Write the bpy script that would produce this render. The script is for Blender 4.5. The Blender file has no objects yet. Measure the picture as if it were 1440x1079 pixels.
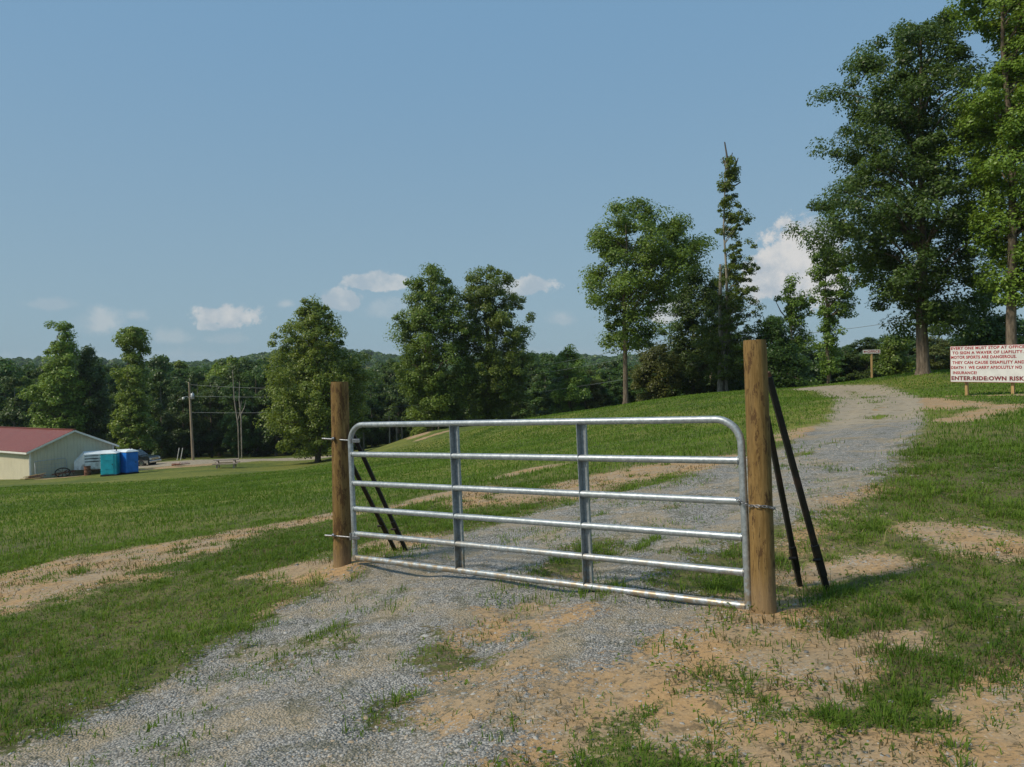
import bpy, math, random
import numpy as np
from mathutils import Vector, Matrix
random.seed(7)
SC = bpy.context.scene
COL = SC.collection
PI = math.pi
# ------------------------------------------------------------------ camera
F = 1080.0; ROLL = math.radians(1.2); CAMZ = 1.6
cr, sr = math.cos(ROLL), math.sin(ROLL)
cam_d = bpy.data.cameras.new('camera'); cam = bpy.data.objects.new('camera', cam_d); COL.objects.link(cam)
cam_d.sensor_width = 36; cam_d.lens = 36*F/1440; cam_d.clip_start = 0.05; cam_d.clip_end = 6000
cam.matrix_world = Matrix(((cr, sr, 0, 0), (0, 0, -1, 0), (-sr, cr, 0, CAMZ), (0, 0, 0, 1)))
SC.camera = cam
# ------------------------------------------------------------------ world, sun, exposure
SUN_AZ = math.radians(-116); SUN_EL = math.radians(46)       # azimuth from +Y towards +X
W = bpy.data.worlds.new('World'); SC.world = W; W.use_nodes = True
SC.view_settings.view_transform = 'Standard'; SC.view_settings.look = 'None'
SC.view_settings.gamma = 1; SC.view_settings.exposure = 0.55
sun_d = bpy.data.lights.new('sun', 'SUN'); sun_d.energy = 2.3; sun_d.angle = math.radians(7.0); sun_d.color = (1, .90, .74)
sun = bpy.data.objects.new('sun', sun_d); COL.objects.link(sun)
sv = Vector((math.sin(SUN_AZ)*math.cos(SUN_EL), math.cos(SUN_AZ)*math.cos(SUN_EL), math.sin(SUN_EL)))
sun.rotation_euler = sv.to_track_quat('Z', 'Y').to_euler()
sun.location = (-20, -10, 30)

def Praw(x, y, D):
    dx, dy = x-720, 539.5-y
    return ((dx*cr+dy*sr)/F*D, D, CAMZ+(-dx*sr+dy*cr)/F*D)
def P(x, y, D): return Vector(Praw(x, y, D))

class NT:
    def __init__(s, tree): s.t = tree; tree.nodes.clear()
    def n(s, typ, **kw):
        nd = s.t.nodes.new(typ)
        for k, v in kw.items():
            if k.startswith('_'): setattr(nd, k[1:], v)
        for k, v in kw.items():
            if k.startswith('_'): continue
            key = int(k[1:]) if k[0] == 'i' and k[1:].isdigit() else k.replace('__', ' ')
            s.set(nd.inputs[key], v)
        return nd
    def set(s, inp, v):
        if isinstance(v, bpy.types.NodeSocket): s.t.links.new(v, inp)
        elif isinstance(v, bpy.types.Node): s.t.links.new(v.outputs[0], inp)
        else: inp.default_value = v
    def m(s, op, a, b=0.0, c=None, clamp=False):
        nd = s.n('ShaderNodeMath', _operation=op, _use_clamp=clamp, i0=a, i1=b)
        if c is not None: s.set(nd.inputs[2], c)
        return nd.outputs[0]
    def mix(s, f, a, b):
        nd = s.n('ShaderNodeMix', _data_type='RGBA')
        s.set(nd.inputs[0], f); s.set(nd.inputs[6], a); s.set(nd.inputs[7], b); return nd.outputs[2]
    def sm(s, v, lo, hi, a=0.0, b=1.0):
        nd = s.n('ShaderNodeMapRange', _interpolation_type='SMOOTHSTEP', i0=v, i1=lo, i2=hi, i3=a, i4=b); return nd.outputs[0]
    def noise(s, scale, vec=None, det=3.0, rough=.5, out=0):
        nd = s.n('ShaderNodeTexNoise'); nd.inputs['Scale'].default_value = scale
        nd.inputs['Detail'].default_value = det; nd.inputs['Roughness'].default_value = rough
        if vec is not None: s.set(nd.inputs['Vector'], vec)
        return nd.outputs[out]
def C(r, g, b): return (r, g, b, 1)

# sky with cumulus: Sky Texture, muted by haze, clouds at their compass bearings
w = NT(W.node_tree)
sky = w.n('ShaderNodeTexSky', _sky_type='NISHITA', _sun_disc=False, _sun_elevation=SUN_EL, _sun_rotation=SUN_AZ,
          _altitude=200.0, _air_density=1.0, _dust_density=2.0, _ozone_density=1.5)
tc = w.n('ShaderNodeTexCoord'); gen = tc.outputs['Generated']
xyz = w.n('ShaderNodeSeparateXYZ', i0=gen)
az = w.m('ARCTAN2', xyz.outputs[0], xyz.outputs[1]); el = w.m('ARCSINE', xyz.outputs[2])
cn = w.noise(30.0, gen, 9.0, .66); cn2 = w.noise(9.0, gen, 4.0, .6)
cl_mask = None; cl_shade = None
CLOUDS = [(1116, 390, 74, 54, 1.0), (1070, 402, 36, 28, .8), (1150, 345, 36, 28, .7), (316, 447, 44, 19, .8), (292, 458, 24, 11, .6),
          (148, 455, 36, 22, .42), (66, 429, 44, 10, .34), (192, 445, 22, 11, .3), (530, 400, 42, 12, .62), (482, 425, 24, 18, .62),
          (737, 405, 40, 16, .66), (715, 395, 12, 14, .5), (240, 474, 28, 14, .22), (545, 440, 38, 16, .24), (790, 452, 22, 12, .34), (935, 442, 22, 20, .75),
          (404, 428, 16, 9, .36), (320, 478, 30, 9, .25), (300, 505, 300, 12, .12), (900, 500, 400, 14, .14), (1000, 590, 60, 30, .6)]
for (px, py, wx, wy, op) in CLOUDS:
    d = P(px, py, 1.0)-Vector((0, 0, CAMZ)); d.normalize()
    a0 = math.atan2(d.x, d.y); e0 = math.asin(d.z)
    ux = w.m('DIVIDE', w.m('SUBTRACT', az, a0), wx/F*1.15*math.cos(a0)**1.2)
    eo = w.m('SUBTRACT', el, e0)
    uy = w.m('MAXIMUM', w.m('DIVIDE', eo, wy/F*1.25), w.m('DIVIDE', eo, -wy/F*.75))
    r2 = w.m('SQRT', w.m('ADD', w.m('MULTIPLY', ux, ux), w.m('MULTIPLY', uy, uy)))
    v = w.m('SUBTRACT', w.m('ADD', w.m('MULTIPLY', w.m('SUBTRACT', cn, .5), 2.2), w.m('MULTIPLY', w.m('SUBTRACT', cn2, .5), 1.3)), r2)
    mk = w.m('MULTIPLY', w.sm(v, -1.0, -.72 if op > .5 else -.3), op)
    cl_mask = mk if cl_mask is None else w.m('MAXIMUM', cl_mask, mk)
shade = w.sm(w.noise(20.0, gen, 5.0, .6), .38, .62)
hsv = w.n('ShaderNodeHueSaturation'); hsv.inputs['Saturation'].default_value = .95; w.set(hsv.inputs['Color'], sky)
# pale haze low in the sky
hazec = w.mix(w.sm(el, .0, .5), C(2.13, 3.22, 3.92), C(1.50, 2.86, 4.34))
skyc = w.mix(.85, hsv, hazec)
ccol = w.mix(shade, C(3.6, 4.0, 4.4), C(5.7, 5.55, 5.35))
final = w.mix(w.m('MULTIPLY', cl_mask, .9), skyc, ccol)
bg = w.n('ShaderNodeBackground', i0=final); bg.inputs[1].default_value = .085
wo = w.n('ShaderNodeOutputWorld', i0=bg)

# ------------------------------------------------------------------ helpers
def tag(o, label=None, cat=None, group=None, kind=None):
    if label: o['label'] = label
    if cat: o['category'] = cat
    if group: o['group'] = group
    if kind: o['kind'] = kind
    return o
def empty(name, loc, label, cat, group=None, rz=0.0):
    o = bpy.data.objects.new(name, None); COL.objects.link(o); o.location = loc; o.rotation_euler = (0, 0, rz)
    o.empty_display_size = .3
    return tag(o, label, cat, group)
def np_mesh(name, V, Q=None, T=None, mats=(), mi=None, attrs=None, smooth=False):
    """mesh from numpy arrays: verts, quads, tris"""
    me = bpy.data.meshes.new(name)
    V = np.asarray(V, np.float32)
    nq = 0 if Q is None else len(Q); nt = 0 if T is None else len(T)
    idx = []
    if nq: idx.append(np.asarray(Q, np.int32).ravel())
    if nt: idx.append(np.asarray(T, np.int32).ravel())
    idx = np.concatenate(idx)
    me.vertices.add(len(V)); me.vertices.foreach_set('co', V.ravel())
    me.loops.add(len(idx)); me.loops.foreach_set('vertex_index', idx)
    st = np.concatenate([np.arange(nq)*4, nq*4+np.arange(nt)*3]).astype(np.int32)
    me.polygons.add(nq+nt); me.polygons.foreach_set('loop_start', st)
    if mi is not None: me.polygons.foreach_set('material_index', np.asarray(mi, np.int32))
    if smooth: me.polygons.foreach_set('use_smooth', np.ones(nq+nt, bool))
    for m_ in mats: me.materials.append(m_)
    if attrs:
        for k, a in attrs.items():
            at = me.attributes.new(k, 'FLOAT', 'POINT'); at.data.foreach_set('value', np.asarray(a, np.float32))
    me.update(calc_edges=True)
    return me
def link(name, me, parent=None, loc=None):
    o = bpy.data.objects.new(name, me); COL.objects.link(o)
    if parent is not None: o.parent = parent
    if loc is not None: o.location = loc
    return o
class MB:
    """collects boxes, tubes, lathes ... and links them as ONE mesh"""
    def __init__(s): s.v = []; s.f = []; s.sm = []
    def add(s, vs, fs, smooth=False):
        o = len(s.v); s.v += [tuple(v) for v in vs]; s.f += [tuple(i+o for i in f) for f in fs]; s.sm += [smooth]*len(fs); return s
    def box(s, c, size, rot=None, bev=0.0):
        c = Vector(c); hx, hy, hz_ = size[0]/2, size[1]/2, size[2]/2
        R = rot if rot is not None else Matrix.Identity(3)
        b = min(bev, hx*.45, hy*.45, hz_*.45)
        if b <= 0:
            vs = [c+R @ Vector((sx*hx, sy*hy, sz*hz_)) for sz in (-1, 1) for sx, sy in ((-1, -1), (1, -1), (1, 1), (-1, 1))]
            return s.add(vs, [(3, 2, 1, 0), (4, 5, 6, 7), (0, 1, 5, 4), (1, 2, 6, 5), (2, 3, 7, 6), (3, 0, 4, 7)])
        vs = []
        for (z, k) in ((-hz_, b), (-hz_+b, 0), (hz_-b, 0), (hz_, b)):
            x, y = hx-k, hy-k
            for (px, py) in ((-x, -y+b), (-x+b, -y), (x-b, -y), (x, -y+b), (x, y-b), (x-b, y), (-x+b, y), (-x, y-b)):
                vs.append(c+R @ Vector((px, py, z)))
        fs = [tuple(range(7, -1, -1)), tuple(range(24, 32))]
        for r_ in range(3):
            for k in range(8): fs.append((r_*8+k, r_*8+(k+1) % 8, (r_+1)*8+(k+1) % 8, (r_+1)*8+k))
        return s.add(vs, fs)
    def beam(s, a, b, w_, h_, up=(0, 0, 1), bev=0.0):
        a, b = Vector(a), Vector(b); d = (b-a); L = d.length; d.normalize(); up = Vector(up)
        side = d.cross(up)
        if side.length < 1e-4: side = d.cross(Vector((1, 0, 0)))
        side.normalize(); u = side.cross(d)
        R = Matrix((d, side, u)).transposed()
        return s.box((a+b)/2, (L, w_, h_), R, bev)
    def tube(s, pts, rad, n=12, cap=True, smooth=True):
        pts = [Vector(p) for p in pts]; rad = rad if hasattr(rad, '__len__') else [rad]*len(pts)
        vs = []; prev = None
        for i, p in enumerate(pts):
            d = (pts[min(i+1, len(pts)-1)]-pts[max(i-1, 0)]).normalized()
            if prev is None:
                a = d.cross(Vector((0, 0, 1)));
                if a.length < .05: a = d.cross(Vector((1, 0, 0)))
            else: a = prev-d*prev.dot(d)
            a.normalize(); prev = a; b = d.cross(a)
            for k in range(n):
                t = 2*PI*k/n; vs.append(p+(a*math.cos(t)+b*math.sin(t))*rad[i])
        fs = [(i*n+k, i*n+(k+1) % n, (i+1)*n+(k+1) % n, (i+1)*n+k) for i in range(len(pts)-1) for k in range(n)]
        s.add(vs, fs, smooth)
        if cap:
            m_ = len(pts)-1
            s.add(vs[:n], [tuple(range(n-1, -1, -1))]); s.add(vs[m_*n:], [tuple(range(n))])
        return s
    def prism(s, prof, a, b, ex, ez):
        """profile [(u,v)] in axes ex,ez swept from a to b"""
        a, b, ex, ez = Vector(a), Vector(b), Vector(ex), Vector(ez); n = len(prof)
        vs = [a+ex*u+ez*v for u, v in prof]+[b+ex*u+ez*v for u, v in prof]
        fs = [(k, (k+1) % n, n+(k+1) % n, n+k) for k in range(n)]+[tuple(range(n-1, -1, -1)), tuple(range(n, 2*n))]
        return s.add(vs, fs)
    def build(s, name, mat_, parent=None, inv=None):
        me = bpy.data.meshes.new(name); vs = s.v
        if inv is not None: vs = [tuple(inv @ Vector(v)) for v in vs]
        me.from_pydata(vs, [], s.f); me.polygons.foreach_set('use_smooth', s.sm); me.materials.append(mat_); me.update()
        import bmesh
        bm = bmesh.new(); bm.from_mesh(me); bmesh.ops.recalc_face_normals(bm, faces=bm.faces); bm.to_mesh(me); bm.free()
        return link(name, me, parent)

# value noise for scattering and terrain
_rs = np.random.RandomState(3); _tab = _rs.rand(256, 256)
def vnoise(x, y):
    xi = np.floor(x).astype(int); yi = np.floor(y).astype(int); fx = x-xi; fy = y-yi
    fx = fx*fx*(3-2*fx); fy = fy*fy*(3-2*fy)
    a = _tab[xi & 255, yi & 255]; b = _tab[(xi+1) & 255, yi & 255]; c = _tab[xi & 255, (yi+1) & 255]; d = _tab[(xi+1) & 255, (yi+1) & 255]
    return (a*(1-fx)+b*fx)*(1-fy)+(c*(1-fx)+d*fx)*fy
def fbm(x, y, o=4):
    s_ = 0; a = .5
    for k in range(o): s_ = s_+a*vnoise(x*2**k+17.3*k, y*2**k+5.1*k); a *= .5
    return s_/(1-.5**o)
def sstep(v, lo, hi):
    t = np.clip((v-lo)/(hi-lo), 0, 1); return t*t*(3-2*t)

# ------------------------------------------------------------------ terrain
CP = [  # surveyed ground points: pixel x, pixel y, distance
    (720, 1079, 3.2), (482, 804, 7.38), (1074, 861, 5.15), (1357, 558, 26.8), (1422, 556, 25.4), (1298, 526, 43), (1226, 534, 54), (1165, 541, 55),
    (1018, 553, 62), (880, 569, 58), (800, 580, 57), (700, 596, 58), (605, 607, 68),
    (1190, 620, 14.8), (1060, 690, 9.6), (1225, 575, 24), (1230, 547, 43), (1150, 547, 48), (1160, 562, 31),
    (0, 850, 8.0), (0, 760, 14.5), (0, 1040, 4.0), (330, 748, 12.5), (330, 870, 6.2), (0, 690, 42), (350, 672, 44), (300, 690, 30), (560, 715, 13.0), (700, 700, 12.4), (870, 680, 12.2),
    (40, 674, 71), (160, 667, 73), (215, 654, 84), (271, 647, 90), (318, 655, 78), (400, 644, 95), (450, 650, 80),
    (540, 628, 68), (620, 625, 56), (-150, 690, 60), (700, 640, 28), (900, 610, 28), (620, 660, 26), (500, 668, 30), (800, 606, 40), (1430, 527, 41), (1370, 530, 41)]
XY = [(Praw(*c)[0], Praw(*c)[1], Praw(*c)[2]) for c in CP]
XY += [(0, 0, .0), (-2.5, 1, -.06), (2.5, 2, .1), (4.5, 5.2, .2), (8, 8, .5), (12, 14, .75), (3, -6, .2), (-6, -4, -.5), (0, -15, .5), (-20, -10, -2), (20, -10, 2), (0, -60, 2), (-80, -60, -6), (80, -60, 5),
       (-20, 10, -2.4), (20, 22, 1.0), (32, 36, 1.6), (60, 40, 2), (25, 60, .8), (45, 70, 1.0), (-60, 30, -4.8), (-110, 60, -7)]
for a_ in (-50, -35, -22, -10): XY += [(120*math.sin(math.radians(a_)), 120*math.cos(math.radians(a_)), -8.2 if a_ < -15 else -7.5)]
XY += [(0, 110, -6.5), (15, 100, -4.5), (35, 100, -3.5), (60, 100, -2.5), (95, 95, -1)]
for a_ in (-50, -30, -15, 0, 15, 30, 50):
    s_, c_ = math.sin(math.radians(a_)), math.cos(math.radians(a_))
    XY += [(190*s_, 190*c_, -11 if a_ < 10 else -9), (340*s_, 340*c_, -12), (600*s_, 600*c_, 2), (950*s_, 950*c_, 24 + (12 if a_ == -15 else 0)+(6 if a_ == -30 else 0)), (1600*s_, 1600*c_, 10)]
for a_ in (80, 110, 150, 180, 210, 250, 280):
    s_, c_ = math.sin(math.radians(a_)), math.cos(math.radians(a_)); XY += [(300*s_, 300*c_, 0), (1500*s_, 1500*c_, 8)]
XY = np.array(XY, float)
def warp(x, y):
    r = np.sqrt(x*x+y*y)+1e-9; k = np.log1p(r/5.0)/r; return x*k, y*k
_qx, _qy = warp(XY[:, 0], XY[:, 1])
def _phi(d2): return .5*d2*np.log(d2+1e-12)
_n = len(XY); _A = np.zeros((_n+3, _n+3))
_A[:_n, :_n] = _phi((_qx[:, None]-_qx)**2+(_qy[:, None]-_qy)**2)+np.eye(_n)*2e-4
_A[:_n, _n] = 1; _A[:_n, _n+1] = _qx; _A[:_n, _n+2] = _qy; _A[_n:, :_n] = _A[:_n, _n:].T
_w = np.linalg.solve(_A, np.concatenate([XY[:, 2], [0, 0, 0]]))
MOUNDS = []; RUT = []
def zbase(x, y):
    x = np.atleast_1d(np.asarray(x, float)); y = np.atleast_1d(np.asarray(y, float)); out = np.empty(x.shape)
    for i in range(0, x.size, 50000):
        qx, qy = warp(x.flat[i:i+50000], y.flat[i:i+50000])
        out.flat[i:i+50000] = _phi((qx[:, None]-_qx)**2+(qy[:, None]-_qy)**2) @ _w[:_n]+_w[_n]+_w[_n+1]*qx+_w[_n+2]*qy
    return out
def zg(x, y):
    x = np.atleast_1d(np.asarray(x, float)); y = np.atleast_1d(np.asarray(y, float))
    z = zbase(x, y); r = np.sqrt(x*x+y*y)
    k = 1/(1+(r/30)**2)
    z = z+k*((fbm(x*.9, y*.9, 3)-.5)*.06+(fbm(x*4+9, y*4, 3)-.5)*.035)+(fbm(x*.12, y*.12, 2)-.5)*.25*sstep(r, 8, 40)
    z = z+sstep(r, 250, 600)*(fbm(x*.006, y*.006, 3)-.5)*16
    if RUT:
        m_ = (r < 45) & (y > 0)
        if m_.any():
            d = np.full(int(m_.sum()), 99.0); xs, ys = x[m_], y[m_]
            for (x0, y0, _), (x1, y1, _) in zip(RUT, RUT[1:]):
                dx, dy = x1-x0, y1-y0; t = np.clip(((xs-x0)*dx+(ys-y0)*dy)/(dx*dx+dy*dy), 0, 1); d = np.minimum(d, np.hypot(xs-x0-t*dx, ys-y0-t*dy))
            z[m_] += -.035*np.exp(-((d-.74)/.24)**2)+.018*np.exp(-((d-1.35)/.22)**2)
    for (mx, my, mr, mh) in MOUNDS: z = z+mh*np.exp(-((x-mx)**2+(y-my)**2)/mr**2)
    return z
def ground_at(px, py):
    """where the sight line through a photo point meets the ground (used once, to survey paths and patches)"""
    D = np.concatenate([np.arange(2.0, 30, .02), np.arange(30, 130, .1)])
    dx, dy = px-720, 539.5-py
    x = (dx*cr+dy*sr)/F*D; z = CAMZ+(-dx*sr+dy*cr)/F*D
    below = z < zbase(x, D)
    i = int(np.argmax(below)) if below.any() else len(D)-1
    return float(x[i]), float(D[i])
def G(x, y): return Vector((x, y, float(zg(x, y)[0])))
LP = P(482, 803, 7.38); RP = P(1074, 860, 5.15)
MOUNDS += [(LP.x, LP.y, .38, .05), (RP.x, RP.y, .4, .035), (RP.x-.5, RP.y-.7, .5, .03)]
b_ = ground_at(545, 615); MOUNDS += [(b_[0], b_[1], 3.0, .35)]

# ------------------------------------------------------------------ where the gravel, the dirt and the grass lie (world metres)
def seg_mask(x, y, pts, soft):
    """pts: world path (x, y, radius); returns 1 inside, fading out"""
    m_ = np.zeros(x.shape)
    for (x0, y0, r0), (x1, y1, r1) in zip(pts, pts[1:]):
        dx, dy = x1-x0, y1-y0; L2 = dx*dx+dy*dy+1e-9
        t = np.clip(((x-x0)*dx+(y-y0)*dy)/L2, 0, 1)
        d = np.hypot(x-x0-t*dx, y-y0-t*dy); r = r0+(r1-r0)*t
        m_ = np.maximum(m_, 1-sstep(d/r, 1-min(.95, soft*1.4), 1+soft*1.4))
    return m_
def path(*pp): return [(*ground_at(a, b), r) for a, b, r in pp]
GRAVEL = path((180, 1150, 1.2), (400, 990, 1.15), (560, 875, 1.15), (680, 810, 1.35), (800, 755, 1.6), (940, 712, 1.65), (1075, 675, 1.4), (1153, 640, 1.2), (1204, 611, 1.15), (1230, 586, 1.15),
              (1234, 566, 1.3), (1222, 555, 1.5), (1192, 548, 1.7), (1150, 545.5, 1.6))
RUT += [(a, b, c) for a, b, c in GRAVEL]
GRAVEL2 = path((900, 855, .5), (840, 890, .35), (740, 970, .3), (640, 1060, .35))
FAR_ROAD = path((195, 654, 3), (240, 652, 4.5), (300, 648, 4), (360, 646, 3), (440, 644, 3))
DIRT_STRIP = path((-60, 850, 1.1), (40, 822, 1.35), (110, 800, 1.35), (230, 775, 1.05), (330, 750, .7), (465, 727, .65))
DIRT_STRIP2 = path((465, 727, .6), (560, 712, .5), (650, 690, .5), (700, 702, .8), (790, 695, .9), (870, 670, 1.1), (980, 655, 1.5))
DIRT_MISC = [path((640, 860, .4), (780, 880, .55), (960, 890, .6)), path((860, 950, .4), (760, 990, .45), (700, 1060, .5)), path((1020, 880, .5), (1100, 920, .5)), path((700, 672, .45), (770, 655, .5)), path((480, 803, .5), (420, 800, .35)), path((360, 812, .2), (480, 812, .25), (510, 800, .3)), path((1076, 868, .5), (960, 900, .5), (880, 935, .45), (760, 940, .3)),
             path((1090, 900, .4), (1150, 930, .35), (1130, 980, .25)), path((1200, 900, .12), (1270, 895, .22)), path((1000, 1060, .2), (1150, 1045, .2), (1250, 1060, .18)), path((1380, 1000, .2), (1440, 990, .4)), path((1250, 1075, .3), (1440, 1060, .3)),
             path((1120, 812, .25), (1240, 790, .25)), path((1300, 745, .3), (1400, 770, .4)), path((1270, 575, 1.1), (1330, 572, 1.4), (1300, 562, .5)), path((1345, 590, .5), (1420, 570, .6)), path((1340, 558, .35), (1375, 557, .3)),
             path((1400, 556.5, .35), (1440, 556, .4)), path((1150, 612, 1.0), (1190, 600, 1.3)), path((505, 616, 1.2), (560, 616, 1.5), (590, 612, .9)), path((590, 618, .5), (630, 606, .6)),
             path((200, 660, 1.2), (260, 655, 1.6), (300, 652, 1.5)), path((1060, 1079, .2), (1200, 1085, .3)), path((640, 960, .3), (700, 1060, .4)), path((1180, 690, .5), (1130, 710, .4)), path((1000, 1000, .18), (930, 1040, .15)),
             path((20, 672, .8), (0, 672, 1.5)), path((60, 674, .7), (110, 670, .7)), path((560, 760, .4), (700, 770, .5))]
GRASSY = [path((1195, 612, .5), (1150, 624, .6), (1110, 640, .4)), path((980, 770, .25), (860, 760, .45), (800, 800, .3)), path((1236, 590, .25), (1236, 572, .35), (1222, 558, .4), (1195, 551, .3)), path((900, 830, .1), (740, 850, .2), (690, 860, .15)), path((690, 880, .12), (640, 905, .16), (590, 960, .18), (560, 1000, .15)), path((840, 722, .3), (920, 712, .4))]
def masks(x, y):
    n1 = (fbm(x*.8, y*.8, 5)-.5)*1.3; n2 = (fbm(x*2.9+40, y*2.9, 4)-.5)*1.3
    g = np.maximum(seg_mask(x, y, GRAVEL, .33), .75*seg_mask(x, y, GRAVEL2, .7))
    g = np.maximum(g, seg_mask(x, y, FAR_ROAD, .25))
    for p in GRASSY: g = g*(1-.7*seg_mask(x, y, p, .7)*sstep(fbm(x*2.1+3, y*2.1, 4), .40, .55))
    g = g*(1-.5*sstep(fbm(x*.75+80, y*.75+11, 4), .50, .66)*(1-sstep(y, 7, 9)))
    g = np.clip(g+(n1+n2)*.5*(1-np.abs(2*g-1)), 0, 1)
    d = np.maximum(.9*seg_mask(x, y, DIRT_STRIP, .5)*(.8+.4*sstep(fbm(x*1.4+9, y*1.4, 3), .34, .5)), .85*seg_mask(x, y, DIRT_STRIP2, .45))
    for p in DIRT_MISC: d = np.maximum(d, .9*seg_mask(x, y, p, .55))
    # the worn verge on the near right is half bare everywhere
    near = np.exp(-((x-2.6)**2/9+(y-4.6)**2/9))
    d = np.maximum(d, near*(-.08+1.9*(fbm(x*1.7+3, y*1.7+8, 4)-.50)))
    verge = seg_mask(x, y, [(a, b, r*1.5) for a, b, r in GRAVEL], .35)
    d = np.maximum(d, .5*verge*sstep(fbm(x*1.1, y*1.1+30, 3), .4, .6)*(y < 40)*(.5+.5*(1-sstep(y, 8, 12))))
    d = np.clip(d+(n1+n2)*.55*(d > .02), 0, 1)
    return g, d

# ------------------------------------------------------------------ materials
def newmat(name):
    m_ = bpy.data.materials.new(name); m_.use_nodes = True; return m_, NT(m_.node_tree)
def fin(t, col, rough=.8, metal=0.0, bump=None, bs=.3, bd=.02, spec=.5, trans=None):
    b = t.n('ShaderNodeBsdfPrincipled'); t.set(b.inputs['Base Color'], col); t.set(b.inputs['Roughness'], rough)
    b.inputs['Metallic'].default_value = metal; b.inputs['Specular IOR Level'].default_value = spec
    if bump is not None:
        bp = t.n('ShaderNodeBump'); bp.inputs['Strength'].default_value = bs; bp.inputs['Distance'].default_value = bd
        t.set(bp.inputs['Height'], bump); t.set(b.inputs['Normal'], bp.outputs[0])
    out = b.outputs[0]
    if trans is not None:
        tr = t.n('ShaderNodeBsdfTranslucent'); t.set(tr.inputs[0], trans[0])
        mx = t.n('ShaderNodeMixShader'); mx.inputs[0].default_value = trans[1]
        t.set(mx.inputs[1], out); t.set(mx.inputs[2], tr.outputs[0]); out = mx.outputs[0]
    t.n('ShaderNodeOutputMaterial', i0=out)
def simple(name, col, rough=.7, metal=0.0, var=.25, scale=8.0, bs=.15, bd=.01, spec=.5, stretch=None, dirt=None):
    m_, t = newmat(name); tc_ = t.n('ShaderNodeTexCoord').outputs['Object']
    if stretch:
        mp = t.n('ShaderNodeMapping'); t.set(mp.inputs[0], tc_); mp.inputs['Scale'].default_value = stretch; tc_ = mp.outputs[0]
    n_ = t.noise(scale, tc_, 5, .6)
    c1 = C(*[c*(1-var) for c in col]); c2 = C(*[min(1, c*(1+var)) for c in col])
    cc = t.mix(t.sm(n_, .35, .65), c1, c2)
    if dirt: cc = t.mix(t.sm(t.noise(scale*.35, tc_, 4, .6), .52, .68), cc, C(*dirt))
    fin(t, cc, rough, metal, n_, bs, bd, spec); return m_

M = {}
# ground: grass soil, orange dirt and crushed stone, laid out by where each lies on the site
m_, t = newmat('ground'); M['ground'] = m_
oc = t.n('ShaderNodeTexCoord').outputs['Object']
ga = t.n('ShaderNodeAttribute', _attribute_name='gravel').outputs['Fac']; da = t.n('ShaderNodeAttribute', _attribute_name='dirt').outputs['Fac']
nf = t.noise(9.0, oc, 5, .65); nm = t.noise(1.7, oc, 4, .6); nl = t.noise(.16, oc, 4, .55); nn = t.noise(45.0, oc, 4, .65)
edge = t.m('ADD', t.m('MULTIPLY', t.m('SUBTRACT', nf, .5), 1.1), t.m('MULTIPLY', t.m('SUBTRACT', t.noise(30.0, oc, 5, .75), .5), 1.5))
gm = t.sm(t.m('ADD', ga, edge), .36, .56)
dm = t.sm(t.m('ADD', da, edge), .32, .50)
gr1 = t.mix(t.sm(nm, .35, .65), C(.075, .105, .018), C(.135, .165, .028))
gr1 = t.mix(t.sm(nl, .38, .62), gr1, C(.185, .190, .038))
gxyz = t.n('ShaderNodeSeparateXYZ', i0=oc); nearf = t.sm(gxyz.outputs[1], 9.0, 22.0, 1, 0)
earth = t.mix(t.sm(nn, .40, .62), C(.085, .068, .038), C(.19, .145, .082)); earth = t.mix(t.sm(nm, .42, .6), earth, C(.115, .105, .045))
gr1 = t.mix(t.m('MULTIPLY', nearf, t.m('ADD', t.m('MULTIPLY', t.sm(t.noise(14.0, oc, 5, .7), .40, .58), .6), .32)), gr1, earth)
ln = t.n('ShaderNodeMapping'); t.set(ln.inputs[0], oc); ln.inputs['Scale'].default_value = (1, .35, 1)
gr1 = t.mix(t.sm(t.noise(5.0, ln.outputs[0], 4, .7), .50, .62, 0, .6), gr1, C(.034, .052, .013))
di = t.mix(t.sm(nm, .38, .62), C(.41, .255, .12), C(.345, .25, .15))
di = t.mix(t.sm(nn, .5, .7), di, C(.48, .32, .165)); di = t.mix(t.sm(nf, .56, .68, 0, .75), di, C(.13, .10, .06))
vo = t.n('ShaderNodeTexVoronoi', _feature='F1'); t.set(vo.inputs['Vector'], oc); vo.inputs['Scale'].default_value = 78.0
vr = t.n('ShaderNodeSeparateColor', i0=vo.outputs['Color']).outputs[0]
vo2 = t.n('ShaderNodeTexVoronoi', _feature='F1'); t.set(vo2.inputs['Vector'], oc); vo2.inputs['Scale'].default_value = 34.0
vr2 = t.n('ShaderNodeSeparateColor', i0=vo2.outputs['Color']).outputs[1]
st = t.mix(vr, C(.20, .192, .17), C(.50, .48, .44)); st = t.mix(t.sm(vr2, .7, .95, 0, .6), st, C(.56, .53, .47))
st = t.mix(t.sm(vo.outputs['Distance'], .35, .8, 0, .75), st, C(.05, .05, .048))
st = t.mix(t.sm(nm, .44, .64, 0, .75), st, C(.38, .30, .19)); st = t.mix(t.sm(nf, .56, .68, 0, .7), st, C(.10, .10, .065)); st = t.mix(t.sm(nn, .55, .7, 0, .5), st, C(.07, .07, .06))
far_tan = t.n('ShaderNodeSeparateXYZ', i0=oc).outputs[1]
st = t.mix(t.sm(t.m('ADD', far_tan, t.m('MULTIPLY', nm, 4.0)), 19.5, 22.0, 0, .7), st, C(.42, .345, .24)); st = t.mix(t.sm(t.noise(3.2, oc, 6, .75), .52, .62, 0, .6), st, C(.12, .115, .07))
di = t.mix(t.sm(t.noise(24.0, oc, 6, .8), .53, .60, 0, .8), di, C(.12, .095, .055)); di = t.mix(t.m('MULTIPLY', t.sm(t.noise(2.6, oc, 4, .6), .46, .60), t.m('MULTIPLY', t.sm(vr, .45, .8), .75)), di, st)
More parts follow.
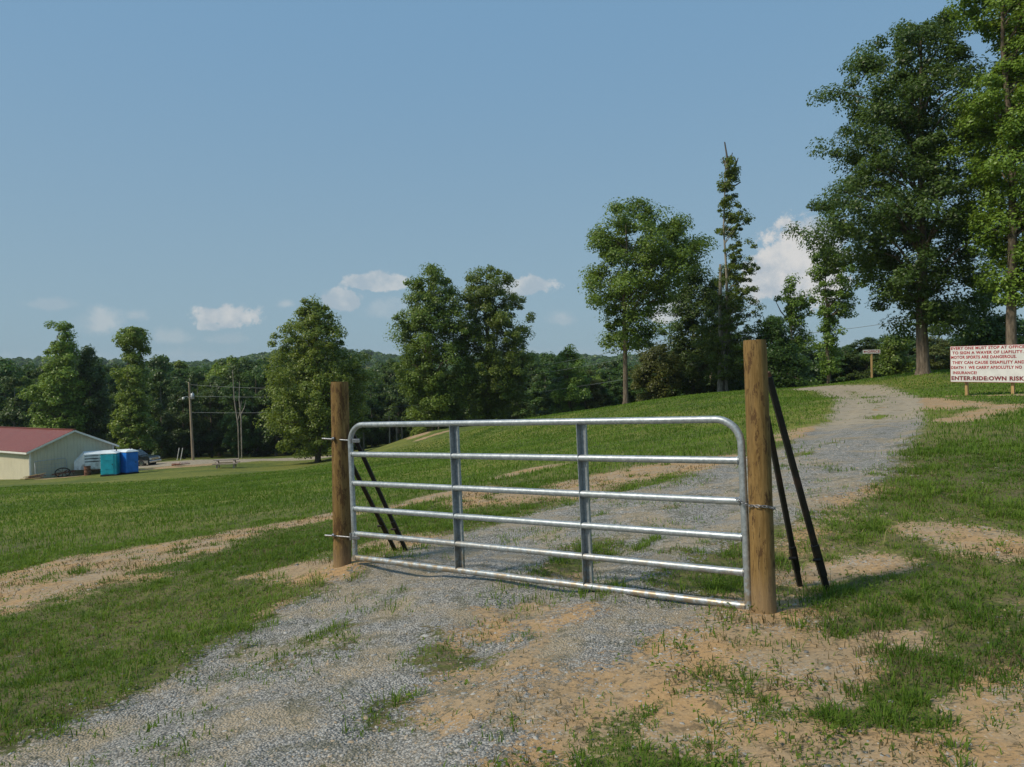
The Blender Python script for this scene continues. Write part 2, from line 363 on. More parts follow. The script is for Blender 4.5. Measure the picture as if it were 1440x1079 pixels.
base = t.mix(dm, gr1, di); base = t.mix(gm, base, st)
hgt = t.m('ADD', t.m('MULTIPLY', nf, .5), t.m('ADD', t.m('MULTIPLY', nn, .3), t.m('MULTIPLY', t.m('SUBTRACT', 1.0, vo.outputs['Distance']), t.m('MULTIPLY', gm, 1.0))))
fin(t, base, .92, 0, hgt, .55, .03, .2)

def leafmat(name, dark, light, tr=.35, rough=.45, spec=.4):
    m_, t = newmat(name)
    r = t.n('ShaderNodeAttribute', _attribute_name='rnd').outputs['Fac']
    oi = t.n('ShaderNodeObjectInfo').outputs['Random']
    c = t.mix(r, C(*dark), C(*light))
    h = t.n('ShaderNodeHueSaturation'); t.set(h.inputs['Color'], c)
    t.set(h.inputs['Hue'], t.sm(oi, 0, 1, .485, .512)); t.set(h.inputs['Value'], t.sm(oi, 0, 1, .85, 1.2))
    h2 = t.mix(.5, h, C(light[0]*1.6, light[1]*1.5, light[2]*.8))
    fin(t, h, rough, 0, spec=spec, trans=(h2, tr)); return m_
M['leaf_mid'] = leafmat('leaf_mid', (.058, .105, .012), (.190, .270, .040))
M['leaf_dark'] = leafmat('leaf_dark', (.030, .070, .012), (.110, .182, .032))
M['leaf_bright'] = leafmat('leaf_bright', (.075, .135, .014), (.235, .320, .045))
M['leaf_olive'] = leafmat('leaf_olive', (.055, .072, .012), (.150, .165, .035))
M['leaf_wood'] = leafmat('leaf_wood', (.030, .066, .013), (.105, .170, .034))
M['grass'] = leafmat('grass', (.042, .096, .011), (.175, .262, .036), .35, .6, .12)
M['dry'] = leafmat('dry_grass', (.12, .10, .045), (.24, .20, .09), .25, .7, .2)
def bark(name, col):
    m_, t = newmat(name); oc = t.n('ShaderNodeTexCoord').outputs['Object']
    mp = t.n('ShaderNodeMapping'); t.set(mp.inputs[0], oc); mp.inputs['Scale'].default_value = (1, 1, .18)
    n_ = t.noise(9, mp.outputs[0], 6, .7)
    c = t.mix(t.sm(n_, .35, .65), C(*[v*.5 for v in col]), C(*[v*1.25 for v in col]))
    fin(t, c, .9, 0, n_, .8, .05, .1); return m_
M['bark'] = bark('bark', (.17, .135, .10)); M['bark_grey'] = bark('bark_grey', (.30, .27, .22)); M['deadwood'] = bark('deadwood', (.13, .11, .09))
# new round gate post: yellow-brown pine with grain, knots and dark stains
def postmat(name, dark):
    m_, t = newmat(name); oc = t.n('ShaderNodeTexCoord').outputs['Object']
    mp = t.n('ShaderNodeMapping'); t.set(mp.inputs[0], oc); mp.inputs['Scale'].default_value = (1, 1, .07)
    g_ = t.noise(60, mp.outputs[0], 5, .7); b2 = t.noise(14, mp.outputs[0], 3, .6)
    c = t.mix(t.sm(g_, .35, .65), C(.17, .102, .033), C(.30, .19, .07)); c = t.mix(t.sm(b2, .45, .7, 0, .6), c, C(.17, .115, .05))
    kn = t.n('ShaderNodeTexVoronoi', _feature='F1'); mp2 = t.n('ShaderNodeMapping'); t.set(mp2.inputs[0], oc); mp2.inputs['Scale'].default_value = (1, 1, .75)
    t.set(kn.inputs['Vector'], mp2.outputs[0]); kn.inputs['Scale'].default_value = 4.5
    c = t.mix(t.sm(kn.outputs['Distance'], .05, .13, .9, 0), c, C(.05, .025, .012))
    mp3 = t.n('ShaderNodeMapping'); t.set(mp3.inputs[0], oc); mp3.inputs['Scale'].default_value = (1, 1, .3)
    sp = t.noise(15, mp3.outputs[0], 7, .8)
    c = t.mix(t.sm(sp, dark, dark+.06, 0, .8), c, C(.075, .038, .018))
    crk = t.sm(g_, .60, .65, 0, .8); c = t.mix(crk, c, C(.06, .035, .015))
    zz = t.n('ShaderNodeSeparateXYZ', i0=oc).outputs[2]; c = t.mix(t.m('MULTIPLY', t.sm(t.m('ADD', zz, t.m('MULTIPLY', b2, -.35)), -.1, .18, 1, 0), .6), c, C(.30, .21, .12))
    fin(t, c, .82, 0, t.m('SUBTRACT', g_, crk), .7, .008, .2); return m_
M['post_a'] = postmat('post_pine', .50); M['post_b'] = postmat('post_pine_stained', .54)
m_, t = newmat('galvanised'); M['galv'] = m_
oc = t.n('ShaderNodeTexCoord').outputs['Object']; n_ = t.noise(30, oc, 4, .6); n2_ = t.noise(5, oc, 4, .6)
zz = t.n('ShaderNodeSeparateXYZ', i0=oc).outputs[2]
gc = t.mix(t.sm(n_, .35, .65), C(.34, .38, .40), C(.47, .51, .53)); gc = t.mix(t.sm(t.noise(70, oc, 2), .5, .6, 0, .35), gc, C(.24, .26, .27))
gc = t.mix(t.m('MULTIPLY', t.sm(zz, 0, .45, 1, 0), t.sm(t.noise(18, oc, 5, .7), .42, .6)), gc, C(.33, .27, .19))
fin(t, gc, t.sm(n2_, .3, .7, .38, .52), .55, n_, .12, .002)
M['zinc'] = simple('zinc', (.35, .35, .36), .4, .9, .2, 60)
M['blackpaint'] = simple('black_paint', (.010, .009, .008), .55, 0, .4, 20, .3, .004, .5, dirt=(.035, .018, .014))
M['rust'] = simple('rust', (.16, .07, .04), .85, 0, .45, 9)
M['lumber'] = simple('lumber', (.46, .30, .13), .8, 0, .22, 18, .3, .004, .3, (1, 1, .1))
M['weathered'] = simple('weathered_wood', (.36, .29, .25), .85, 0, .3, 12, .3, .005, .2, (.1, 1, 1))
M['signwhite'] = simple('sign_white', (.66, .65, .62), .5, 0, .08, 3)
M['red'] = simple('red_letters', (.34, .015, .022), .5, 0, .25, 6); M['darkred'] = simple('dark_red_letters', (.20, .03, .035), .5, 0, .3, 6)
def ribbed(name, col, freq, axis):
    m_, t = newmat(name); oc = t.n('ShaderNodeTexCoord').outputs['Object']
    x = t.n('ShaderNodeSeparateXYZ', i0=oc).outputs[axis]
    s_ = t.m('PINGPONG', x, freq/2); rb = t.sm(s_, 0, .05, 1, 0); n_ = t.noise(.6, oc, 4, .6)
    mp = t.n('ShaderNodeMapping'); t.set(mp.inputs[0], oc); mp.inputs['Scale'].default_value = (3, 3, .3)
    c = t.mix(t.sm(n_, .35, .65), C(*[v*.92 for v in col]), C(*col)); c = t.mix(t.sm(t.noise(2, mp.outputs[0], 4), .5, .75, 0, .25), c, C(.3, .27, .2))
    fin(t, c, .5, 0, rb, .9, .03, .4); return m_
M['siding'] = ribbed('cream_siding', (.62, .57, .42), .3, 0); M['roofred'] = ribbed('red_metal_roof', (.22, .060, .042), .3, 1)
M['siding_g'] = ribbed('cream_siding_gable', (.66, .60, .44), .3, 1)
M['trim'] = simple('white_trim', (.75, .73, .68), .5, 0, .05, 2)
M['teal'] = simple('teal_plastic', (.012, .36, .46), .45, 0, .12, 2, .1); M['blue'] = simple('blue_plastic', (.012, .18, .66), .45, 0, .12, 2, .1)
M['pottyroof'] = simple('pale_plastic_roof', (.72, .78, .80), .5, 0, .06, 2)
M['white'] = simple('white_enamel', (.80, .81, .80), .4, 0, .1, 2, dirt=(.35, .34, .31)); M['shadeblack'] = simple('shade_black', (.015, .015, .015), .9)  # the near-black one puts the shade of hollows into colour
M['carpaint'] = simple('dark_car_paint', (.012, .018, .020), .25, .2, .1, 1, 0, spec=.7); M['silver'] = simple('silver_lower_paint', (.30, .30, .28), .35, .4, .1, 1)
M['glass'] = simple('window_glass', (.02, .03, .035), .08, 0, .05, 1, 0, spec=.8); M['rubber'] = simple('rubber', (.018, .018, .018), .85)
M['chrome'] = simple('chrome', (.6, .6, .62), .2, 1, .05, 1, 0); M['lamp'] = simple('lamp_lens', (.7, .7, .65), .2, 0, .05, 1, 0)
M['pole'] = simple('pole_wood', (.27, .215, .15), .85, 0, .25, 6, .4, .01, .2, (1, 1, .1)); M['steelgrey'] = simple('grey_steel', (.42, .44, .45), .45, .3, .1, 5)
M['wire'] = simple('wire', (.20, .22, .22), .5, .3, .1, 2); M['stone'] = None
m_, t = newmat('stones'); M['stone'] = m_
r = t.n('ShaderNodeAttribute', _attribute_name='rnd').outputs['Fac']; oc = t.n('ShaderNodeTexCoord').outputs['Object']
c = t.mix(r, C(.16, .155, .14), C(.42, .405, .37)); c = t.mix(t.sm(t.m('FRACT', t.m('MULTIPLY', r, 7.3)), .6, .9, 0, .8), c, C(.42, .31, .19))
fin(t, c, .85, 0, t.noise(60, oc, 3), .3, .004, .3)

# ------------------------------------------------------------------ ground sheet
rad = [0.5]
while rad[-1] < 1600: rad.append(rad[-1]*1.0125)
rad = np.array(rad)
ang = np.concatenate([np.arange(-50, 50, .2), np.arange(50, 310, 2.6)])*PI/180
R_, A_ = np.meshgrid(rad, ang, indexing='ij'); gx = (R_*np.sin(A_)).ravel(); gy = (R_*np.cos(A_)).ravel()
gz = zg(gx, gy); gmk, dmk = masks(gx, gy)
nr, na = R_.shape; ii, jj = np.meshgrid(np.arange(nr-1), np.arange(na), indexing='ij'); j2 = (jj+1) % na
Q = np.stack([ii*na+jj, ii*na+j2, (ii+1)*na+j2, (ii+1)*na+jj], -1).reshape(-1, 4)
V = np.stack([gx, gy, gz], 1); V = np.vstack([V, [[0, 0, float(zg(0, 0)[0])]]]); c0 = len(V)-1
Tt = np.stack([np.full(na, c0), (np.arange(na)+1) % na, np.arange(na)], 1)
Q = Q[:, ::-1]
me = np_mesh('ground', V, Q, Tt, [M['ground']], None, {'gravel': np.append(gmk, 0), 'dirt': np.append(dmk, 0)}, True)
tag(link('ground', me), kind='structure')

# ------------------------------------------------------------------ grass, weeds and loose stones
def scatter(n, r0, r1, pw, half, seed):
    """points in the wedge in front, thinning with distance"""
    rs = np.random.RandomState(seed); u = rs.rand(n)
    r = (r0**pw+(r1**pw-r0**pw)*u)**(1/pw); a = (rs.rand(n)*2-1)*math.radians(half)
    return r*np.sin(a), r*np.cos(a), r, rs
def blades(name, x, y, hgt, wid, lean, mat_, rs, label, cat, ang_=None):
    n = len(x); z = zg(x, y)-.006; a = rs.rand(n)*2*PI if ang_ is None else ang_+rs.randn(n)*.5; dx, dy = np.cos(a), np.sin(a); px_, py_ = -dy, dx
    le = lean*rs.rand(n)*hgt
    B = np.stack([x, y, z], 1); D3 = np.stack([dx, dy, np.zeros(n)], 1); S3 = np.stack([px_, py_, np.zeros(n)], 1)*(wid/2)[:, None]
    up = np.array([[0, 0, 1.0]]); h = hgt[:, None]; l = le[:, None]
    m1 = B+D3*l*.3+up*h*.55; tp = B+D3*l+up*h*.97*np.clip(1-(l/h)**2*.3, .4, 1)
    V = np.stack([B-S3, B+S3, m1+S3*.75, m1-S3*.75, tp], 1).reshape(-1, 3)
    i = np.arange(n)*5; Q = np.stack([i, i+1, i+2, i+3], 1); T = np.stack([i+3, i+2, i+4], 1)
    me = np_mesh(name, V, Q, T, [mat_], None, {'rnd': np.repeat(np.clip(.5*rs.rand(n)+.9*(fbm(x*.45+60, y*.45, 3)-.22), 0, 1), 5)})
    o = link(name, me); tag(o, label, cat, kind='stuff'); return o
# tufts: choose tuft centres, then blades round them
def tufts(name, ntuft, per, r0, r1, pw, hlo, hhi, mat_, seed, label, dens, spread=.05, lean=1.1, splay=False):
    x, y, r, rs = scatter(ntuft, r0, r1, pw, 44, seed)
    g, d = masks(x, y); keep = rs.rand(ntuft) < dens(x, y, g, d); x, y, r = x[keep], y[keep], r[keep]
    hh = (hlo+(hhi-hlo)*rs.rand(len(x)))*(.6+.8*fbm(x*.7, y*.7, 2))
    k = per; s_ = spread*(1+r/9); ox = rs.randn(len(x)*k)*np.repeat(s_, k); oy = rs.randn(len(x)*k)*np.repeat(s_, k)
    X = np.repeat(x, k)+ox; Y = np.repeat(y, k)+oy
    Hh = np.repeat(hh, k)*(.5+.6*rs.rand(len(X))); Rr = np.repeat(r, k)
    wd = np.maximum(.0045+.004*rs.rand(len(X)), Rr*.00085)
    return blades(name, X, Y, Hh, wd, lean, mat_, rs, label, 'grass', np.arctan2(oy, ox) if splay else None)
def side(x, y):       # 1 on the left field, 0 on the worn right verge
    return 1-sstep(x*.57+y*.82-0, 3.2, 4.6)*sstep(x, -.5, .8)*(1-sstep(y, 7, 12))
def dens_lawn(x, y, g, d):
    p = sstep(fbm(x*.9+5, y*.9, 3), .36, .56); q = sstep(fbm(x*3.1+25, y*3.1+4, 3), .42, .58)
    rt = 1-side(x, y); lo = .6*(1-rt)+.34*rt
    return np.clip(1-g*1.5, 0, 1)*np.clip(1.1-d*1.5, 0, 1)*(lo+(1-lo)*p*(.25+.75*q))
def dens_clump(x, y, g, d):
    q = sstep(fbm(x*1.9+25, y*1.9+4, 3), .50, .62)
    return np.clip(1-g*1.4, 0, 1)*np.clip(1.1-d*1.3, 0, 1)*(.18+.82*q)
tufts('grass', 62000, 6, 2.4, 14, 1.1, .025, .065, M['grass'], 11, 'short green grass covering the verge and field near the gate', dens_lawn, .035, 1.5)
tufts('grass', 9500, 26, 2.4, 15, 1.1, .05, .11, M['grass'], 15, 'taller splayed tufts of green grass standing out of the short grass', dens_clump, .022, 1.7, True)
tufts('grass', 52000, 6, 13, 60, .8, .06, .125, M['grass'], 12, 'green meadow grass of the sloping field behind the gate', dens_lawn, .06)
tufts('grass', 16000, 6, 2.4, 14, 1.0, .03, .08, M['dry'], 13, 'dry straw coloured grass blades among the green', lambda x, y, g, d: np.clip(1-g*1.6, 0, 1)*.6*sstep(fbm(x*2, y*2+50, 3), .45, .6), .04, 1.8)
tufts('grass', 9000, 7, 2.4, 13, 1.0, .03, .08, M['grass'], 14, 'sparse green weeds sprouting through gravel and bare dirt', lambda x, y, g, d: sstep(fbm(x*2.2, y*2.2+90, 3), .50, .62)*np.clip(g+d, 0, 1)*.8, .03, 1.6)
tufts('grass', 500, 3, 4.0, 14, 1.0, .12, .2, M['dry'], 16, 'thin pale seed stalks standing above the grass', lambda x, y, g, d: np.clip(1-g*3, 0, 1)*np.clip(1-d*4, 0, 1)*.6, .02, .9)
# broad-leaved weeds
x, y, r, rs = scatter(4200, 2.4, 13, 1.0, 44, 21); g, d = masks(x, y)
k = rs.rand(len(x)) < np.clip(1-g*1.4, 0, 1)*sstep(fbm(x*1.6+7, y*1.6, 3), .47, .62)*.8; x, y = x[k], y[k]
def leafcards(Cn, Nn, L, Wd, rs, fold=.0):
    """one folded diamond leaf per centre: centres (n,3), facing (n,3), length and width (n)"""
    n = len(Cn); Nn = Nn/np.linalg.norm(Nn, axis=1)[:, None]; t_ = rs.randn(n, 3); t_ -= Nn*(t_*Nn).sum(1)[:, None]; t_ /= np.linalg.norm(t_, axis=1)[:, None]
    b_ = np.cross(Nn, t_); l_ = L[:, None]/2; w_ = Wd[:, None]/2
    V = np.stack([Cn-t_*l_, Cn+b_*w_+Nn*w_*.35+t_*l_*.15, Cn+t_*l_, Cn-b_*w_+Nn*w_*.35+t_*l_*.15], 1).reshape(-1, 3)
    return V, np.arange(n*4).reshape(-1, 4)
kk = 6; X = np.repeat(x, kk)+rs.randn(len(x)*kk)*.028; Y = np.repeat(y, kk)+rs.randn(len(x)*kk)*.028
Cn = np.stack([X, Y, zg(X, Y)+.012+.05*rs.rand(len(X))], 1); Nn = rs.randn(len(X), 3)*.45+[0, 0, 1]
V, Q = leafcards(Cn, Nn, .018+.02*rs.rand(len(X)), .010+.011*rs.rand(len(X)), rs)
tag(link('weeds', np_mesh('weeds', V, Q, None, [M['grass']], None, {'rnd': np.repeat(rs.rand(len(Q)), 4)})), 'small broad leaved clover and plantain weeds low in the grass', 'weeds', kind='stuff')
# stones
def stones(name, n, r0, r1, pw, smin, smax, seed, dens, label):
    x, y, r, rs = scatter(n, r0, r1, pw, 44, seed); g, d = masks(x, y); k = rs.rand(n) < dens(x, y, g, d); x, y, r = x[k], y[k], r[k]; n = len(x)
    s_ = (smin+(smax-smin)*rs.rand(n)**3)*(1+np.clip(r-6, 0, 40)*.05)
    o6 = np.array([[1, 0, 0], [0, 1, 0], [-1, 0, 0], [0, -1, 0], [.5, .5, .6], [-.5, .3, .75], [-.3, -.6, .6], [.6, -.4, .65]])
    Vv = o6[None]*(.7+.6*rs.rand(n, 8, 1)); sc_ = (.6+.8*rs.rand(n, 3)); sc_[:, 2] *= .75; Vv = Vv*sc_[:, None]
    a = rs.rand(n)*2*PI; ca, sa = np.cos(a)[:, None], np.sin(a)[:, None]
    vx = Vv[:, :, 0]*ca-Vv[:, :, 1]*sa; vy = Vv[:, :, 0]*sa+Vv[:, :, 1]*ca
    ti = (rs.rand(n, 1)-.5)*.8; vz = Vv[:, :, 2]+ti*Vv[:, :, 0]
    V = np.stack([vx*s_[:, None]+x[:, None], vy*s_[:, None]+y[:, None], vz*s_[:, None]*.8+(zg(x, y)-s_*.15)[:, None]], 2).reshape(-1, 3)
    tq = np.array([[0, 1, 4], [1, 5, 4], [1, 2, 5], [2, 6, 5], [2, 3, 6], [3, 7, 6], [3, 0, 7], [0, 4, 7], [4, 5, 6], [4, 6, 7]])
    T = (np.arange(n)[:, None, None]*8+tq[None]).reshape(-1, 3)
    tag(link(name, np_mesh(name, V, None, T, [M['stone']], None, {'rnd': np.repeat(rs.rand(n), 8)})), label, 'gravel', kind='stuff')
stones('gravel_stones', 150000, 2.4, 16, 1.0, .004, .013, 31, lambda x, y, g, d: np.clip(g*1.1+d*.22, 0, 1)*(.35+.65*sstep(fbm(x*1.5, y*1.5, 3), .35, .6)), 'loose crushed grey stone on the gravel track')
stones('gravel_stones', 2600, 2.4, 12, 1.0, .008, .026, 32, lambda x, y, g, d: .10+.5*g*(1-g)*4+.2*d, 'larger flat pale stones strewn at the edges of the gravel')

# ------------------------------------------------------------------ trees
def crown_mesh(name, env, dep, seed, ncl, rcl, per, leaf, mat_, fill=.35, lobes=4, free=.62):
    k_ = .8; leaf *= k_; per = int(per*1.25); ncl = int(ncl*(1.35 if leaf < .3 else 1.1))
    """env: [(height, left, right)] metres about the trunk; dep: depth over width; leaves in clumps inside the envelope"""
    rs = np.random.RandomState(seed); env = sorted(env); hs = np.array([e[0] for e in env]); Ls = np.array([e[1] for e in env]); Rr = np.array([e[2] for e in env])
    hh = np.linspace(hs[0], hs[-1], 200); wdt = np.interp(hh, hs, Ls)+np.interp(hh, hs, Rr)+.15; cdf = np.cumsum(wdt); cdf /= cdf[-1]
    nlobe = max(6, ncl//lobes); cand = []
    def pick(k):
        h = np.interp(rs.rand(k), cdf, hh); l = np.interp(h, hs, Ls); r = np.interp(h, hs, Rr); hw = np.maximum((r+l)/2, .1); cx = (r-l)/2
        rho = rs.rand(k)**fill; th = rs.rand(k)*2*PI; hx = np.maximum(hw-rcl*.5, .05)
        return np.stack([cx+hx*rho*np.cos(th), hx*dep*rho*np.sin(th), h], 1)
    Lc = pick(1)
    for _ in range(nlobe-1):                       # lobes keep clear of one another, so the sky shows between them
        c = pick(10); dd = np.linalg.norm((c[:, None]-Lc[None])*np.array([1, 1, 1.3]), axis=2).min(1); Lc = np.vstack([Lc, c[np.argmax(dd)][None]])
    li = rs.randint(0, nlobe, ncl); RL = rcl*1.25*(.6+.8*rs.rand(nlobe)); C3 = Lc[li]+rs.randn(ncl, 3)*RL[li][:, None]*np.array([.8, .8, .6]); fr = rs.rand(ncl) < free; C3[fr] = pick(int(fr.sum()))
    C3[:, 2] = np.clip(C3[:, 2], hs[0], hs[-1]-.2*rcl); h = C3[:, 2]; l = np.interp(h, hs, Ls); r = np.interp(h, hs, Rr)
    rc = rcl*(.35+.65*rs.rand(ncl)); m2 = (np.abs(C3[:, 0]-(r-l)/2) > (l+r)/2-rc*.5); C3[m2, 0] = ((r-l)/2)[m2]+np.sign(C3[m2, 0]-((r-l)/2)[m2])*np.maximum((l+r)[m2]/2-rc[m2]*.5, .05)
    n = ncl*per; ci = np.repeat(np.arange(ncl), per); v = rs.randn(n, 3); v /= np.linalg.norm(v, axis=1)[:, None]
    rr = rs.rand(n)**.42; off = v*rr[:, None]*rc[ci][:, None]*np.array([1.1, 1.1, .78])
    off[:, 2] -= .25*(off[:, 0]**2+off[:, 1]**2)/np.maximum(rc[ci], .1)*.8
    Cn = C3[ci]+off; outw = Cn*np.array([.5, .5, 0]); outw /= (np.linalg.norm(outw, axis=1)[:, None]+.5)
    Nn = v*.5+outw*.5+rs.randn(n, 3)*.45+np.array([0, 0, .75])
    L = leaf*(.7+.6*rs.rand(n)); V, Q = leafcards(Cn, Nn, L, L*.62, rs)
    rnd = np.clip(.6*rs.rand(n)+.4*rs.rand(ncl)[ci], 0, 1)
    return np_mesh(name, V, Q, None, [mat_], None, {'rnd': np.repeat(rnd, 4)}), C3
def trunk_mesh(name, H, r0, C3, seed, mat_, lean=(0, 0), top=.9, nl=26, low=.22, tr=.18, twist=.012):
    rs = random.Random(seed); mb = MB(); zs = [-.4, 0, .06*H*.3, .12*H, .3*H, .5*H, .7*H, top*H]
    rr = [r0*1.55, r0*1.35, r0*1.05, r0*.92, r0*.78, r0*.6, r0*.38, r0*tr]
    ax = [Vector((lean[0]*z/H+(rs.uniform(-1, 1)*twist*H if 2 < i < 7 else 0), lean[1]*z/H, z)) for i, z in enumerate(zs)]
    mb.tube(ax, rr, 9)
    def at(z):
        for a, b, ra, rb in zip(ax, ax[1:], rr, rr[1:]):
            if a.z <= z <= b.z:
                k = (z-a.z)/(b.z-a.z); return a.lerp(b, k), ra+(rb-ra)*k
        return ax[-1], rr[-1]
    idx = list(range(len(C3))); rs.shuffle(idx)
    for i in idx[:nl]:
        c = Vector(C3[i]); z0 = max(low*H, c.z-(.25+.5*rs.random())*math.hypot(c.x, c.y)-.03*H); z0 = min(z0, top*H*.97); a, ra = at(z0)
        d = (c-a).length; mid = a.lerp(c, .5)+Vector((rs.uniform(-.08, .08)*d, rs.uniform(-.08, .08)*d, .10*d)); rb = min(ra*.55, .02+.016*d)
        mb.tube([a, a.lerp(mid, .55), mid, c], [rb, rb*.8, rb*.6, rb*.2], 5, False)
    me = bpy.data.meshes.new(name); me.from_pydata(mb.v, [], mb.f); me.polygons.foreach_set('use_smooth', mb.sm); me.materials.append(mat_); me.update(); return me
def hero(px, py, D, env_px, label, leafm='leaf_mid', barkm='bark', r0=.22, dep=.9, ncl=110, rcl=1.0, per=150, leaf=.3, seed=1, group=None, name='broadleaf_tree', top=.92, nl=30, sink=0, lean=(0, 0), cat='tree', low=.22, fill=.35):
    b = P(px, py, D); gz_ = float(zg(b.x, b.y)[0])
    env = []
    for (y, xl, xr) in env_px:
        p0, p1 = P(xl, y, D), P(xr, y, D); env.append((p0.z-gz_, b.x-p0.x, p1.x-b.x))
    H = max(e[0] for e in env)
    o = empty(name, (b.x, b.y, gz_), label, cat, group)
    cm, C3 = crown_mesh('crown', env, dep, seed, ncl, rcl, per, leaf, M[leafm], fill); link('crown', cm, o)
    link('trunk', trunk_mesh('trunk', H, r0, C3, seed, M[barkm], lean, top, nl, low), o); return o
T_ = hero
T_(84, 640, 96, [(455, 82, 92), (468, 70, 103), (482, 58, 108), (495, 60, 108), (505, 70, 112), (520, 60, 116), (545, 52, 118), (580, 48, 120), (610, 50, 120), (636, 55, 116)], 'tall pale green tulip tree with a round head, above the barn roof ridge', 'leaf_bright', seed=2, ncl=150, per=110, leaf=.36, rcl=1.15, dep=1.0)
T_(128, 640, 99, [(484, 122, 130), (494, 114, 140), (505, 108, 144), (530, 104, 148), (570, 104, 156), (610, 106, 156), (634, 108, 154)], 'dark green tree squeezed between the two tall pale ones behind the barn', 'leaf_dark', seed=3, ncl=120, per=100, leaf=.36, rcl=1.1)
T_(184, 642, 95, [(462, 176, 196), (470, 160, 206), (484, 164, 208), (494, 172, 210), (505, 174, 206), (530, 166, 206), (560, 164, 208), (600, 160, 214), (628, 162, 214)], 'slender tree with an open ragged top, directly above the white trailer and portable toilets', 'leaf_bright', seed=4, ncl=150, per=95, leaf=.36, rcl=.95, dep=1.0)
T_(447, 650, 80, [(422, 434, 444), (434, 416, 460), (450, 402, 474), (470, 392, 490), (495, 384, 506), (520, 381, 517), (550, 378, 522), (575, 376, 520), (600, 378, 516), (618, 386, 508), (636, 400, 492)], 'full bright green tree standing beside the left gate post at the road edge', 'leaf_bright', r0=.3, seed=5, ncl=330, per=125, leaf=.30, rcl=1.15, fill=.45)
T_(607, 606, 78, [(375, 598, 614), (388, 582, 628), (408, 572, 640), (430, 562, 650), (455, 553, 655), (480, 552, 660), (510, 556, 662), (545, 562, 660), (570, 565, 655), (592, 575, 645)], 'left of the paired cone shaped trees beyond the middle of the gate', 'leaf_mid', r0=.3, seed=6, ncl=300, fill=.45, per=110, leaf=.28, rcl=1.05)
T_(688, 597, 80, [(375, 672, 702), (385, 656, 716), (403, 644, 728), (425, 636, 738), (445, 632, 748), (470, 630, 753), (500, 634, 753), (530, 638, 750), (560, 642, 745), (584, 652, 728)], 'right of the paired cone shaped trees beyond the middle of the gate', 'leaf_mid', r0=.3, seed=7, ncl=330, fill=.45, per=110, leaf=.28, rcl=1.05)
T_(800, 590, 82, [(487, 795, 806), (500, 780, 822), (530, 772, 828), (560, 770, 830), (584, 772, 826)], 'small upright tree at the field edge between the paired trees and the broad oak', 'leaf_mid', r0=.14, seed=8, ncl=80, per=110, leaf=.28, rcl=.8)
T_(880, 570, 58, [(278, 885, 897), (290, 860, 912), (305, 840, 925), (318, 838, 975), (335, 826, 1000), (352, 830, 1002), (372, 834, 990), (388, 816, 968), (410, 818, 955), (430, 826, 945), (450, 836, 940), (470, 840, 938), (486, 852, 915)], 'broad oak with a bare straight trunk and a crown reaching out to the right', 'leaf_mid', r0=.2, seed=9, ncl=235, per=125, leaf=.24, rcl=1.0, lean=(.3, 0), low=.3)
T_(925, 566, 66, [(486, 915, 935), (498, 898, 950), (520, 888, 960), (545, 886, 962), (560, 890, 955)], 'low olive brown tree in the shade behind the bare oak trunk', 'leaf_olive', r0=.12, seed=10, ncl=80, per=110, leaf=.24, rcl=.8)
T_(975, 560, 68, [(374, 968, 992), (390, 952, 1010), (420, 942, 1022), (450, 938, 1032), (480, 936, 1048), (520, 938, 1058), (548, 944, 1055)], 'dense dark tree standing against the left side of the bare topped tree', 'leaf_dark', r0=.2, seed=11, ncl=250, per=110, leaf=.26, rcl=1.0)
o = T_(1021, 554, 62, [(222, 1020, 1030), (238, 1014, 1042), (262, 1008, 1040), (280, 1010, 1042), (300, 1006, 1052), (312, 1006, 1068), (325, 1008, 1060), (345, 1012, 1050), (362, 1012, 1058), (380, 1008, 1072), (395, 1006, 1070), (425, 998, 1068), (440, 990, 1082), (470, 980, 1086), (500, 980, 1084), (530, 986, 1074)], 'tallest narrow tree in the middle with a dead bare spire sticking out of its top', 'leaf_mid', 'bark_grey', r0=.17, seed=12, ncl=300, per=62, leaf=.22, rcl=.50, lean=(.35, 0), name='spire_topped_tree', top=.99, nl=50, fill=.6)
mb = MB(); b = o.location; q0 = P(1025, 262, 62)-b; q1 = P(1019, 200, 62)-b
mb.tube([q0, q0.lerp(q1, .5)+Vector((.12, 0, 0)), q1], [.13, .09, .05], 6)
for (xa, ya, xb, yb) in ((1023, 245, 1036, 226), (1024, 255, 1040, 242), (1022, 232, 1030, 215), (1022, 238, 1016, 222), (1030, 238, 1038, 222), (1025, 262, 1042, 256)):
    p0, p1 = P(xa, ya, 62)-b, P(xb, yb, 62)-b; mb.tube([p0, p0.lerp(p1, .5)+Vector((.08, .1, -.08)), p1], [.075, .06, .035], 5)
mb.build('dead_top', M['deadwood'], o)
mb = MB(); p0 = P(1013, 553, 62)-b; mb.tube([p0-Vector((0, 0, .3)), P(1014, 500, 62)-b, P(1013, 440, 62)-b, P(1013, 372, 62.5)-b], [.28, .2, .17, .1], 9); mb.build('trunk', M['bark_grey'], o)
T_(1085, 552, 60, [(448, 1078, 1095), (462, 1068, 1108), (490, 1060, 1125), (520, 1056, 1135), (545, 1060, 1138)], 'low dark rounded tree just right of the right gate post', 'leaf_dark', r0=.14, seed=13, ncl=130, per=110, leaf=.24, rcl=.9)
o = T_(1114, 550, 63, [(391, 1110, 1116), (402, 1100, 1124), (416, 1094, 1140), (430, 1100, 1140), (445, 1094, 1138), (455, 1104, 1138), (470, 1108, 1142), (486, 1100, 1140)], 'sparse small tree with a dead limb pointing up to the left', 'leaf_mid', 'bark_grey', r0=.14, seed=14, ncl=50, per=85, leaf=.24, rcl=.7, nl=24)
b = o.location; mb = MB(); mb.tube([P(1112, 455, 63)-b, P(1098, 438, 63)-b, P(1089, 420, 63)-b], [.07, .05, .015], 5); mb.build('dead_limb', M['deadwood'], o)
